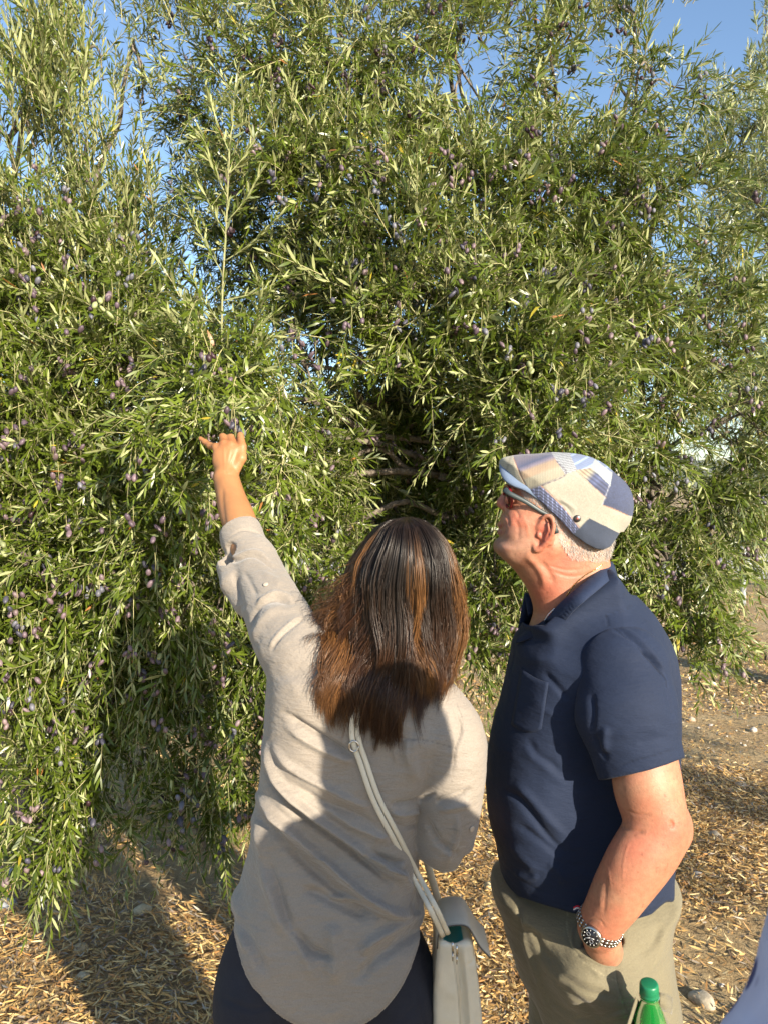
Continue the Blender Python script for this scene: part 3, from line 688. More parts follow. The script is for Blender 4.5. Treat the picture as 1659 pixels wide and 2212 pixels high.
# ================================================================== WOMAN (seen from behind, left arm raised to the branch)
SKIN_W = col_mat('tanned_skin', 0.48, nscale=55, namp=0.06, bscale=350, bstr=0.25, bdist=0.0008, sss=0.12, spec=0.4)
def fabric(name, base, rough=0.85, nscale=300, bstr=0.25, bdist=0.0006, sheen=0.25, blot=0.05, crumple=0.0):
    m, nt, b = new_mat(name)
    a = N(nt, 'ShaderNodeAttribute', attribute_name='col')
    n0 = noise(nt, 9, 4, 0.6); r0 = ramp(nt, [(0.3, (1 - blot,)*3), (0.7, (1 + blot,)*3)]); L(nt, n0.outputs[0], r0.inputs[0])
    c = mulcol(nt, mulcol(nt, a.outputs['Color'], base), r0.outputs[0])
    w = noise(nt, nscale, 2, 0.7); rw = ramp(nt, [(0.3, (0.90,)*3), (0.7, (1.10,)*3)]); L(nt, w.outputs[0], rw.inputs[0])
    L(nt, mulcol(nt, c, rw.outputs[0]), b.inputs['Base Color']); b.inputs['Roughness'].default_value = rough
    b.inputs['Sheen Weight'].default_value = sheen; b.inputs['Specular IOR Level'].default_value = 0.25
    src = w.outputs[0]
    if crumple:
        tc = N(nt, 'ShaderNodeTexCoord'); mp = N(nt, 'ShaderNodeMapping'); mp.inputs['Rotation'].default_value = (0, math.radians(38), 0); mp.inputs['Scale'].default_value = (1, 1, 3.2); L(nt, tc.outputs['Object'], mp.inputs[0])
        n3 = noise(nt, 11, 5, 0.62, vec=mp.outputs[0]); b1 = N(nt, 'ShaderNodeBump'); b1.inputs['Strength'].default_value = crumple; b1.inputs['Distance'].default_value = 0.02; L(nt, n3.outputs[0], b1.inputs['Height'])
        b2 = bump(nt, b, src, bstr, bdist); L(nt, b1.outputs[0], b2.inputs['Normal'])
    else: bump(nt, b, src, bstr, bdist)
    return m
LINEN = fabric('beige_viscose', (0.262, 0.226, 0.186), 0.62, 420, 0.3, 0.0007, 0.3, 0.04, crumple=0.50)
DENIM = fabric('dark_denim', (0.020, 0.021, 0.029), 0.85, 500, 0.5, 0.0008, 0.02, 0.15, crumple=0.2)
woman = empty('person', 'woman seen from behind with long brown hair and beige shirt, reaching up to the branch', 'person', 'people looking at the olive tree')
WS, WE, WW = P(645, 1425, 1.48), P(553, 1240, 1.69), P(490, 1036, 1.885)
def woman_body():
    Hc = P(872, 1235, 1.52); z = np.array
    hip = P(705, 2090, 1.47); pr = []
    pr.append((ell(hip + [0, .03, .02], (.15, .08, .12)), .05))
    chest = P(800, 1580, 1.50); pr.append((ell(chest, (.135, .075, .16)), .06))
    pr += [(cap_(hip + [0, .03, 0], chest + [0, .01, 0], .078, .085), .05)]
    pr.append((cap_(P(822, 1460, 1.50), P(862, 1320, 1.50), .056, .052), .03))
    pr.append((ell(Hc, (.074, .094, .104)), .02)); pr.append((ell(Hc + [-.005, .045, -.045], (.056, .060, .065)), .03))
    nose = Hc + [-.012, .098, -.012]; pr += [(cap_(nose + [0, -.006, .03], nose + [0, .012, 0], .008, .011), .012), (ell(Hc + [-.008, .092, -.066], (.022, .014, .010)), .01), (ell(Hc + [-.006, .082, -.098], (.02, .018, .016)), .02)]
    for sx in (-1, 1):
        pr.append((ell(Hc + [sx*.076, .005, -.015], (.008, .018, .030)), .008)); pr.append((ell(Hc + [sx*.032 - .008, .080, .006], (.014, .010, .009)), .01))
        leg = [hip + [sx*.088, 0, -.03], z([hip[0] + sx*.10, 1.49, .47]), z([hip[0] + sx*.11, 1.45, .09])]
        pr += [(f, .03) for f in chain(leg, [.085, .052, .036])]
    pr += [(f, .03) for f in chain([P(820, 1480, 1.50), WS, WE], [.05, .046, .038])]
    pr += [(f, .008) for f in limb_chain([WE, P(521, 1137, 1.785), P(505, 1092, 1.835), P(493, 1047, 1.875), P(488, 1026, 1.888)], [.036, .0390, .0352, .0288, .0270])]
    SR, ER = P(965, 1580, 1.48), P(962, 1815, 1.46)
    pr += [(f, .03) for f in chain([P(860, 1500, 1.50), SR, ER, P(985, 1770, 1.68), P(975, 1730, 1.76)], [.05, .048, .038, .028, .024])]
    for q, (a, b_) in enumerate([((.00, .06), .0), ((.02, .075), .01), ((-.02, .07), .0), ((.035, .05), -.01)]):   # right hand, in front of her
        o = P(975, 1730, 1.76); pr.append((cap_(o, o + [a[0]*.8, a[1], .01], .014, .010), .012)); pr.append((cap_(o + [a[0]*.8, a[1], .01], o + [a[0]*.9, a[1] + .035, -.015], .0085, .007), .006))
    # left hand: palm
    for (u, v, Y, r) in [(512, 972, 1.900, .0115), (500, 962, 1.902, .0115), (485, 959, 1.905, .011), (468, 966, 1.908, .010)]:
        pr.append((cap_(P(489, 1026, 1.888), P(u, v, Y), .016, r), .012))
    pr.append((ell(P(489, 995, 1.898), (.033, .014, .034)), .012))
    F_ = [([(512, 972, 1.900), (513, 955, 1.930), (511, 962, 1.953), (508, 977, 1.960)], [.0105, .0095, .0085, .0075]),
          ([(500, 962, 1.902), (499, 946, 1.932), (498, 951, 1.958), (497, 966, 1.968)], [.0108, .0098, .0088, .0078]),
          ([(485, 959, 1.905), (482, 944, 1.932), (482, 950, 1.956), (484, 965, 1.964)], [.0102, .0092, .0082, .0072]),
          ([(468, 966, 1.908), (455, 963, 1.925), (444, 955, 1.938), (434, 947, 1.946)], [.0095, .0082, .0070, .0056]),
          ([(507, 1015, 1.892), (522, 990, 1.894), (524, 965, 1.905), (520, 940, 1.920)], [.0150, .0125, .0105, .0085])]
    for pts, rr in F_: pr += [(f, .005) for f in chain([P(*p) for p in pts], rr)]
    pr.append((ell(P(476, 1030, 1.872), (.010, .010, .012)), .012))
    V, F = surf(pr, (-.52, 1.30, .02), (.30, 2.02, 1.88), .0025, smooth=1)
    uv = UV(V); Nn = vnorm(V, F)
    # tendons and wrist creases on the back of the hand
    for a, b in [((490, 1018), (510, 975)), ((489, 1018), (499, 966)), ((487, 1018), (484, 963))]:
        V = fold(V, Nn, uv, [a, ((a[0] + b[0])/2, (a[1] + b[1])/2), b], .0011, 2.6, face=(Nn[:, 1] < 0)*(V[:, 1] > 1.8))
    V = fold(V, Nn, uv, [(487, 1015), (492, 1024), (504, 1026)], -.0012, 2.5, face=(V[:, 1] > 1.8))
    V = fold(V, Nn, uv, [(481, 1050), (482, 1090), (489, 1150)], -.0022, 5, face=(V[:, 1] > 1.7))
    c = np.tile(np.array([0.35, 0.165, 0.068]), (len(V), 1))
    red = np.exp(-(((uv[:, 0] - 495)/40)**2 + ((uv[:, 1] - 955)/14)**2))[:, None]; c = c*(1 - red*np.array([0, .13, .15]))
    c *= (0.94 + .12*vnoise(V*35, 4))[:, None]
    return mesh_np('body', V, F, SKIN_W, woman, cols=c)
woman_body()
def wshirt_W(p): return np.interp(p[:, 2], [.75, .88, 1.05, 1.2, 1.36, 1.42], [.182, .166, .116, .118, .114, .085])
def woman_shirt():
    out = [(660, 1385), (610, 1402), (585, 1440), (575, 1500), (571, 1600), (561, 1700), (551, 1755), (540, 1830), (519, 1900), (500, 1950), (480, 2010), (468, 2080), (460, 2200), (460, 2300), (945, 2300), (942, 2200), (934, 2080), (928, 2000), (921, 1962), (899, 1924), (905, 1860), (911, 1780), (920, 1720), (958, 1650), (1000, 1590), (988, 1528), (945, 1478), (890, 1425), (850, 1392), (790, 1368), (720, 1366)]
    pr = [(pillow(disp_poly(out, 1.49), 1.49, wshirt_W, .095), 0)]
    pr += [(f, .02) for f in limb_chain([P(900, 1500, 1.47), P(962, 1580, 1.455), P(976, 1655, 1.445), P(970, 1750, 1.44), P(960, 1818, 1.445)], [.058, .065, .057, .050, .046])]
    pr += [(f, .02) for f in chain([P(960, 1822, 1.445), P(986, 1800, 1.62)], [.047, .044])]
    pr += [(f, .015) for f in limb_chain([P(730, 1450, 1.48), P(650, 1420, 1.485), P(590, 1312, 1.60), P(556, 1232, 1.70), P(540, 1195, 1.742)], [.062, .070, .060, .052, .047])]
    ad = nrm(P(505, 1110, 1.82) - P(535, 1185, 1.752))
    pr.append((cap_(P(537, 1196, 1.742), P(517, 1142, 1.790), .0515, .0485), .002))           # turned-up cuff
    pr += [(f, .012) for f in chain([P(497, 1226, 1.705), P(507, 1262, 1.66), P(530, 1310, 1.62)], [.029, .028, .022])]
    # openings
    pr.append((cap_(P(513, 1140, 1.80), P(505, 1100, 1.83), .0405, .045), -.004))
    pr.append((cap_(P(490, 1190, 1.70), P(500, 1236, 1.690), .024, .018), -.003))
    pr.append((cap_(P(986, 1800, 1.58), P(990, 1795, 1.70), .038), -.004))
    pc = P(521, 1146, 1.787); hx0 = P(716, 2100, 1.38)[0]
    def hem(p): return (.765 + .168*np.minimum(np.abs((p[:, 0] - hx0)/.195), 1.25)**2.1 - p[:, 2])*.75
    def cuff(p): return np.where((p[:, 0] < -.22) & (p[:, 2] > 1.52) & (p[:, 1] > 1.68), (p - pc) @ ad, -1.0)
    def neck(p): return .060 - np.sqrt((p[:, 0] + .0)**2 + ((p[:, 1] - 1.51)/1.0)**2 + (np.maximum(0, 1.395 - p[:, 2]))**2)
    V, F = surf(pr, (-.46, 1.28, .70), (.26, 1.92, 1.75), .0031, clips=(hem, cuff, neck), smooth=2)
    uv = UV(V); Nn = vnorm(V, F)
    z5 = lambda pts: [(456.2 + x/2.6668, 1493 + y/2.6668) for x, y in pts]
    z1 = lambda pts: [(431.3 + x/4.445, 912.4 + y/4.445) for x, y in pts]
    body = (Nn[:, 1] < 0.35)
    for pts, a, w, w2 in [
        ([(310, 270), (350, 420), (430, 560), (540, 670), (700, 790), (870, 905), (1000, 1000), (1100, 1075), (1175, 1150)], .0105, 13, 7),
        ([(300, 420), (370, 560), (500, 700), (640, 800), (820, 930), (960, 1040), (1090, 1130)], -.007, 9, 13),
        ([(245, 560), (330, 660), (420, 750), (560, 880), (700, 1010), (850, 1140), (960, 1220), (1050, 1265), (1200, 1250)], .0115, 13, 7),
        ([(240, 680), (350, 800), (480, 930), (620, 1060), (760, 1180), (900, 1260), (1020, 1300)], -.006, 12, 14),
        ([(400, 110), (560, 210), (700, 300), (830, 380)], -.0065, 7, 8), ([(420, 190), (560, 290), (720, 370), (850, 420)], .004, 9, 7),
        ([(350, 300), (450, 430), (600, 520), (760, 600), (930, 690)], .0055, 9, 8), ([(450, 520), (640, 640), (800, 700), (960, 780)], -.0045, 8, 10),
        ([(640, 640), (800, 760), (940, 820), (1040, 860)], .0045, 9, 7), ([(870, 915), (960, 950), (1060, 985), (1120, 985)], -.006, 7, 7), ([(960, 1010), (1060, 1040), (1140, 1060)], .005, 7, 6),
        ([(640, 1195), (820, 1200), (950, 1255), (1050, 1290), (1200, 1290)], .006, 8, 8), ([(520, 1140), (640, 1180), (800, 1260), (950, 1330)], -.005, 12, 14),
        ([(480, 1370), (560, 1480), (640, 1520), (720, 1525)], -.006, 9, 12), ([(1235, 1270), (1080, 1350), (940, 1440), (860, 1520)], .006, 12, 9), ([(1240, 1340), (1120, 1420), (960, 1540), (820, 1680)], -.005, 12, 14),
        ([(1030, 655), (1150, 640), (1300, 585)], -.005, 6, 7), ([(1030, 700), (1120, 700), (1200, 680)], .005, 6, 6), ([(1040, 760), (1120, 780), (1200, 770)], -.003, 6, 6),
        ([(235, 650), (290, 850), (330, 1080), (400, 1300), (520, 1500), (620, 1680)], .007, 16, 12), ([(260, 850), (380, 1150), (460, 1400), (560, 1600)], -.006, 13, 13), ([(150, 1100), (170, 1350), (240, 1550)], .005, 14, 12),
        ([(110, 1250), (230, 1450), (330, 1650)], -.004, 12, 12), ([(700, 1330), (720, 1500), (700, 1700)], .006, 20, 22),
        ([(1290, 640), (1390, 610), (1500, 560)], -.0055, 6, 6), ([(1300, 690), (1420, 660), (1500, 640)], .004, 7, 6), ([(1230, 720), (1300, 860), (1440, 960)], -.004, 8, 9), ([(1400, 100), (1440, 220), (1400, 340), (1390, 480)], -.0022, 4, 4),
        ([(1420, 700), (1410, 850), (1350, 1010)], .003, 8, 7), ([(1190, 240), (1150, 380), (1180, 520)], .004, 16, 14), ([(1060, 270), (1050, 340), (1070, 420)], .0025, 5, 5), ([(1130, 265), (1120, 350), (1130, 420)], .0025, 5, 5)]:
        V = fold(V, Nn, uv, z5(pts), a*2.1, w*.85, w2*.85, face=body)
    arm = (V[:, 1] > 1.30)*(Nn[:, 1] < .5)
    for pts, a, w, w2 in [
        ([(225, 1190), (260, 1270), (330, 1330), (450, 1285), (560, 1290), (680, 1370), (740, 1430)], -.0055, 4, 5), ([(240, 1230), (330, 1290), (460, 1245), (580, 1250), (690, 1330)], .004, 5, 4),
        ([(265, 1130), (400, 1040), (560, 1060), (600, 1090)], -.0015, 2.5, 2.5),
        ([(540, 1790), (620, 1700), (740, 1650), (860, 1680), (900, 1740)], .006, 6, 5), ([(520, 2000), (530, 1850), (620, 1740), (760, 1700), (880, 1760)], -.005, 6, 6), ([(510, 2140), (560, 1960), (700, 1800), (840, 1790)], .004, 8, 8),
        ([(420, 1420), (500, 1560), (560, 1680)], -.003, 5, 6), ([(330, 1450), (370, 1600), (430, 1800)], -.004, 5, 6), ([(600, 1440), (720, 1500), (790, 1580)], .003, 7, 6),
        ([(680, 2212), (760, 2080), (900, 1950), (1020, 1880)], -.004, 4, 5), ([(660, 2200), (740, 2050), (880, 1920), (1000, 1850)], .003, 5, 4)]:
        V = fold(V, Nn, uv, z1(pts), a*1.2, w, w2, face=arm)
    V = fold(V, Nn, uv, [(648, 1442), (672, 1475), (697, 1507), (740, 1545), (850, 1590), (922, 1600), (984, 1617)], -.0018, 2.2, face=body)
    q = V*np.array([1, 1, 1]); sk = np.stack([(q[:, 0] + q[:, 2])*7, q[:, 1]*9, (q[:, 2] - q[:, 0])*22], 1)
    V = V + Nn*((fbm(sk, 12, 3) - .44)*.007)[:, None]
    # colour: hem stitching
    hz = .765 + .168*np.minimum(np.abs((V[:, 0] - hx0)/.195), 1.25)**2.1; dh = V[:, 2] - hz
    c = np.ones((len(V), 3)); c *= (1 - .16*np.exp(-((dh - .008)/.0022)**2))[:, None]
    for pts in [[(648, 1442), (672, 1475), (697, 1507), (740, 1545), (850, 1590), (922, 1600), (984, 1617)], [(988, 1522), (1000, 1560), (990, 1600), (984, 1617), (978, 1660), (975, 1690)], [(590, 1400), (612, 1372), (640, 1352), (662, 1332)], [(930, 1790), (985, 1790), (1018, 1775)]]:
        d, s_, t_ = polyline_d(uv, pts); c *= (1 - .30*np.exp(-(d/1.1)**2)*(Nn[:, 1] < .3))[:, None]
    d, s_, t_ = polyline_d(uv, z1([(265, 1130), (400, 1048), (560, 1068), (600, 1098)])); c *= (1 - .25*np.exp(-(d/1.0)**2)*(V[:, 1] > 1.65))[:, None]
    s = mesh_np('shirt', V, F, LINEN, woman, cols=c)
    b = bvh_of(V, F)
    bp = on_surface(b, 575, 1263, .002); mb = MB(); a0 = np.arange(16)*2*math.pi/16
    for u, v in [(575, 1263), (1018, 1790)]:
        bp = on_surface(b, u, v, .001); h = b.ray_cast(Vector((0, 0, CAMZ)), (Vector(P(u, v, 1.0)) - Vector((0, 0, CAMZ))).normalized())
        nn = np.array(h[1]) if h[1] is not None else np.array([0, -1, 0]); nn = nn*(-1 if nn[1] > 0 else 1)
        m = MB(); m.tube([bp, bp + nn*.002, bp + nn*.0022], [.0055, .0055, .0042], 14, col=(0.5, 0.42, 0.33)); m.build('button', col_mat('shell_button', .3), s)
    return V, F, b
wV, wF, wB = woman_shirt()
def woman_jeans():
    hip = P(705, 2100, 1.475); pr = [(ell(hip + [.0, 0, -.01], (.212, .118, .16)), 0), (ell(hip + [-.085, -.035, -.05], (.105, .082, .11)), .03), (ell(hip + [.085, -.035, -.05], (.105, .082, .11)), .03), (ell(hip + [0, .01, .08], (.165, .10, .12)), .05)]
    for s in (-1, 1):
        leg = [hip + [s*.105, -.01, -.06], np.array([hip[0] + s*.105, 1.50, .47]), np.array([hip[0] + s*.11, 1.455, .10])]
        pr += [(f, .03) for f in chain(leg, [.108, .066, .055])]
    V, F = surf(pr, (-.40, 1.22, .03), (.20, 1.72, 1.05), .005, clips=(lambda p: p[:, 2] - .99, lambda p: .075 - p[:, 2]))
    uv = UV(V); Nn = vnorm(V, F); bk = Nn[:, 1] < .2
    for pts, a, w in [([(500, 2020), (560, 2100), (600, 2130)], -.002, 2), ([(598, 2140), (594, 2212), (592, 2300)], -.003, 2.5), ([(895, 2100), (915, 2212), (918, 2300)], -.003, 2.5), ([(700, 2120), (700, 2400)], -.004, 3), ([(470, 2150), (540, 2180), (600, 2170)], -.003, 5), ([(760, 2205), (850, 2212), (930, 2130)], -.002, 3)]:
        V = fold(V, Nn, uv, pts, a, w, face=bk)
    V = V + Nn*((fbm(V*14, 3, 3) - .44)*.008)[:, None]
    c = np.ones((len(V), 3))*(0.8 + .5*vnoise(V*9, 8))[:, None]; mesh_np('jeans', V, F, DENIM, woman, cols=c)
    shoe = col_mat('canvas_shoe', .8, base=(0.5, 0.48, 0.45), nscale=80, namp=.1)
    for s in (-1, 1):
        a = np.array([hip[0] + s*.11, 1.44, .05]); V, F = surf([(cap_(a, a + [s*.02, .15, -.012], .042, .036), 0), (cap_(a + [0, 0, .03], a + [0, 0, .07], .042, .044), .03)], a - [.1, .1, .06], a + [.12, .26, .12], .006, clips=(lambda p: .012 - p[:, 2],))
        mesh_np('shoe', V, F, shoe, woman)
woman_jeans()
def hair_material():
    m, nt, b = new_mat('brown_hair'); a = N(nt, 'ShaderNodeAttribute', attribute_name='col'); L(nt, a.outputs['Color'], b.inputs['Base Color'])
    b.inputs['Roughness'].default_value = 0.38; b.inputs['Specular IOR Level'].default_value = 0.42
    b.inputs['Coat Weight'].default_value = 0.12; b.inputs['Coat Roughness'].default_value = 0.25; b.inputs['Coat Tint'].default_value = (1, 0.75, 0.5, 1)
    return m
HAIR = hair_material()
def woman_hair():
    r = np.random.default_rng(5)
    #      v    left right  Yc   half depth
    rows = np.array([(1117, 868, 890, 1.500, .010), (1124, 835, 915, 1.500, .05), (1140, 812, 940, 1.503, .080), (1170, 788, 966, 1.506, .102), (1210, 762, 986, 1.508, .116), (1260, 742, 995, 1.508, .122), (1320, 736, 996, 1.505, .120), (1380, 730, 998, 1.500, .116), (1440, 728, 1000, 1.492, .108), (1500, 726, 992, 1.484, .100), (1560, 728, 984, 1.480, .098), (1640, 740, 975, 1.478, .098)], float)
    def at(v): return [np.interp(v, rows[:, 0], rows[:, i]) for i in (1, 2, 3, 4)]
    nl = 340; per = 30; K = 22; VV = []; CC = []
    lock_phi = r.uniform(-1.95, 1.95, nl); lock_phi[:200] = r.uniform(-1.35, 1.35, 200)
    bias = r.uniform(.72, 1.0, nl)**.7
    part = 880
    gu = np.arange(640, 1061, 12.0); gv = np.arange(1370, 1700, 12.0); G = np.full((len(gu), len(gv)), 2.0)
    for i_, a_ in enumerate(gu):
        for j_, b_ in enumerate(gv):
            h = on_surface(wB, a_, b_, 0, 3.0); G[i_, j_] = h[1]
    def shirtY(u, v):
        fu = np.clip((u - 640)/12, 0, len(gu) - 1.01); fv = (v - 1370)/12; ok = (fv > 0); fv = np.clip(fv, 0, len(gv) - 1.01); i_ = fu.astype(int); j_ = fv.astype(int); a_ = fu - i_; b_ = fv - j_
        q = np.minimum(np.minimum(G[i_, j_], G[i_+1, j_]), np.minimum(G[i_, j_+1], G[i_+1, j_+1])); return np.where(ok, q, 9.0)
    for l in range(nl):
        ph = lock_phi[l]; s = math.sin(ph); rad = bias[l]
        # tip heights by position
        us = 858 + 140*s
        tip = np.interp(us, [715, 735, 780, 820, 850, 880, 905, 940, 985, 1000], [1490, 1548, 1556, 1545, 1600, 1570, 1535, 1520, 1490, 1470]) + r.normal(0, 20)
        if us < 790 and r.random() < .42: tip = r.uniform(1350, 1410)
        if 800 < us < 900 and r.random() < .12: tip += 35
        side = np.sign(s) if abs(s) > .35 else r.choice([-1, 1])
        flick = r.uniform(12, 36)*side; amp = r.uniform(8, 20); frq = r.uniform(1.2, 1.8); pha = 9*vnoise([[us/160, 3.3, rad*3]], 19)[0] + r.normal(0, .5)
        if us > 930: flick = r.uniform(-38, 4)
        if 820 < us < 895: flick = -abs(flick)*.9
        if us < 790: flick = -(r.uniform(4, 44) if tip < 1425 else r.uniform(0, 34))
        lc = r.uniform(.7, 1.35); dep = r.normal(0, .006)
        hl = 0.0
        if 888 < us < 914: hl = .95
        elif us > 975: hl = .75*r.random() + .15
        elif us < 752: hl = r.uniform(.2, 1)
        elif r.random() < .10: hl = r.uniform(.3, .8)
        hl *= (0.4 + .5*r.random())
        for k in range(per):
            p2 = ph + r.normal(0, .050); rr = rad*(1 + r.normal(0, .022)); tp = tip + r.normal(0, 11) - (r.random() < .25)*r.uniform(10, 90)
            t = np.linspace(0, 1, K)
            v = 1117 + (tp - 1119)*(t**1.22); Lf, Rt, Yc, hd = at(v)
            # near the crown the strands leave a parting and spread out
            spread = smoothstep(-.06, .11, t)
            cx = (Lf + Rt)/2; hw = (Rt - Lf)/2
            sp_ = math.sin(p2)
            u = (part + (cx - part)*spread) + hw*rr*np.sin(p2*(0.35 + .65*spread))
            Y = Yc - hd*rr*np.cos(p2)
            e = smoothstep(.62, 1.0, t)
            u = u + 1.15*flick*e**1.5 + amp*(np.sin(t*frq*6.28 + pha) - .3*np.sin(pha))*smoothstep(.22, .85, t) + r.normal(0, 1.6)*t + r.normal(0, 3.0)*e
            # gather each lock towards its tip
            u = u - (math.sin(p2) - s)*hw*.35*e
            v = v - abs(flick)*.55*e**2.6
            q3 = np.stack([u/95, v/120, np.full(K, ph*.6)], 1); gw = smoothstep(.12, .9, t)
            u = u + (vnoise(q3, 61) - .5)*46*gw; v = v + (vnoise(q3, 62) - .5)*16*gw*t
            Y = Y - (vnoise(q3*1.0 + 5, 63) - .45)*.040*gw - .009*np.sin(t*frq*6 + pha + 1)*t + dep
            Y = np.minimum(Y, shirtY(u, v) - .004 - .016*max(0, rr - .82)*5*r.random())
            a_ = (u - 829.5)/1661; b_ = -(v - 1106)/1661; dy = cp - b_*sp
            pts = np.stack([a_/dy*Y, Y, CAMZ + (sp + b_*cp)/dy*Y], 1)
            VV.append(pts)
            g = smoothstep(.38, 1.05, t)[:, None]
            root = np.array([0.015, 0.009, 0.006])*r.uniform(.7, 1.35)*lc; tipc = np.array([0.060, 0.025, 0.010])*r.uniform(.7, 1.35)*lc
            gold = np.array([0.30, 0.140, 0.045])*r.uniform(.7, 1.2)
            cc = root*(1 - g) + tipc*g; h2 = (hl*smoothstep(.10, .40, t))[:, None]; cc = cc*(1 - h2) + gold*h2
            CC.append(cc)
    A = np.array(VV); Cc = np.array(CC); n = len(A)
    # keep strands outside the shirt
    tr = nrm(np.gradient(A, axis=1)); ref = nrm(np.array([0, -1, 0.05]) + r.normal(0, .25, (n, 1, 3))); a = nrm(np.cross(tr, ref)); b = np.cross(tr, a)
    w = .00062*np.interp(np.linspace(0, 1, K), [0, .1, .8, 1], [1, 1.1, 1.0, .25])[None, :]*r.uniform(.7, 1.3, (n, 1))
    th = np.arange(3)*2*math.pi/3 + .5
    V = A[:, :, None, :] + w[:, :, None, None]*(np.cos(th)[None, None, :, None]*a[:, :, None, :] + np.sin(th)[None, None, :, None]*b[:, :, None, :])
    base = np.arange(n)[:, None]*(3*K); F = []
    for k in range(K - 1):
        for j in range(3): j2 = (j + 1) % 3; F.append(base + np.array([[k*3 + j, k*3 + j2, k*3 + 3 + j2, k*3 + 3 + j]]))
    V = V.reshape(-1, 3)
    c = np.repeat(Cc.reshape(-1, 3), 3, 0)
    # dark underlayer
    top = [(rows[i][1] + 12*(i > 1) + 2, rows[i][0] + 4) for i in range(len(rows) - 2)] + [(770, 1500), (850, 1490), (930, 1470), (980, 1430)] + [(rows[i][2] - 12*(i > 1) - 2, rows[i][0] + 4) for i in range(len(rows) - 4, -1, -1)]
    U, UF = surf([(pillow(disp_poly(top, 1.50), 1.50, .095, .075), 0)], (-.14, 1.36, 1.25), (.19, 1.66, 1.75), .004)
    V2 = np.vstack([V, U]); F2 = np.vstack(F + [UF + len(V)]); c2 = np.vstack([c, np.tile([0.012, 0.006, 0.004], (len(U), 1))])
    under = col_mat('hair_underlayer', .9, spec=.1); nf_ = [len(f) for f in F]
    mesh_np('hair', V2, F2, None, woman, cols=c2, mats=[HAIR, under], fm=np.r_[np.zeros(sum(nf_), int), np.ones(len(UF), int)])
woman_hair()
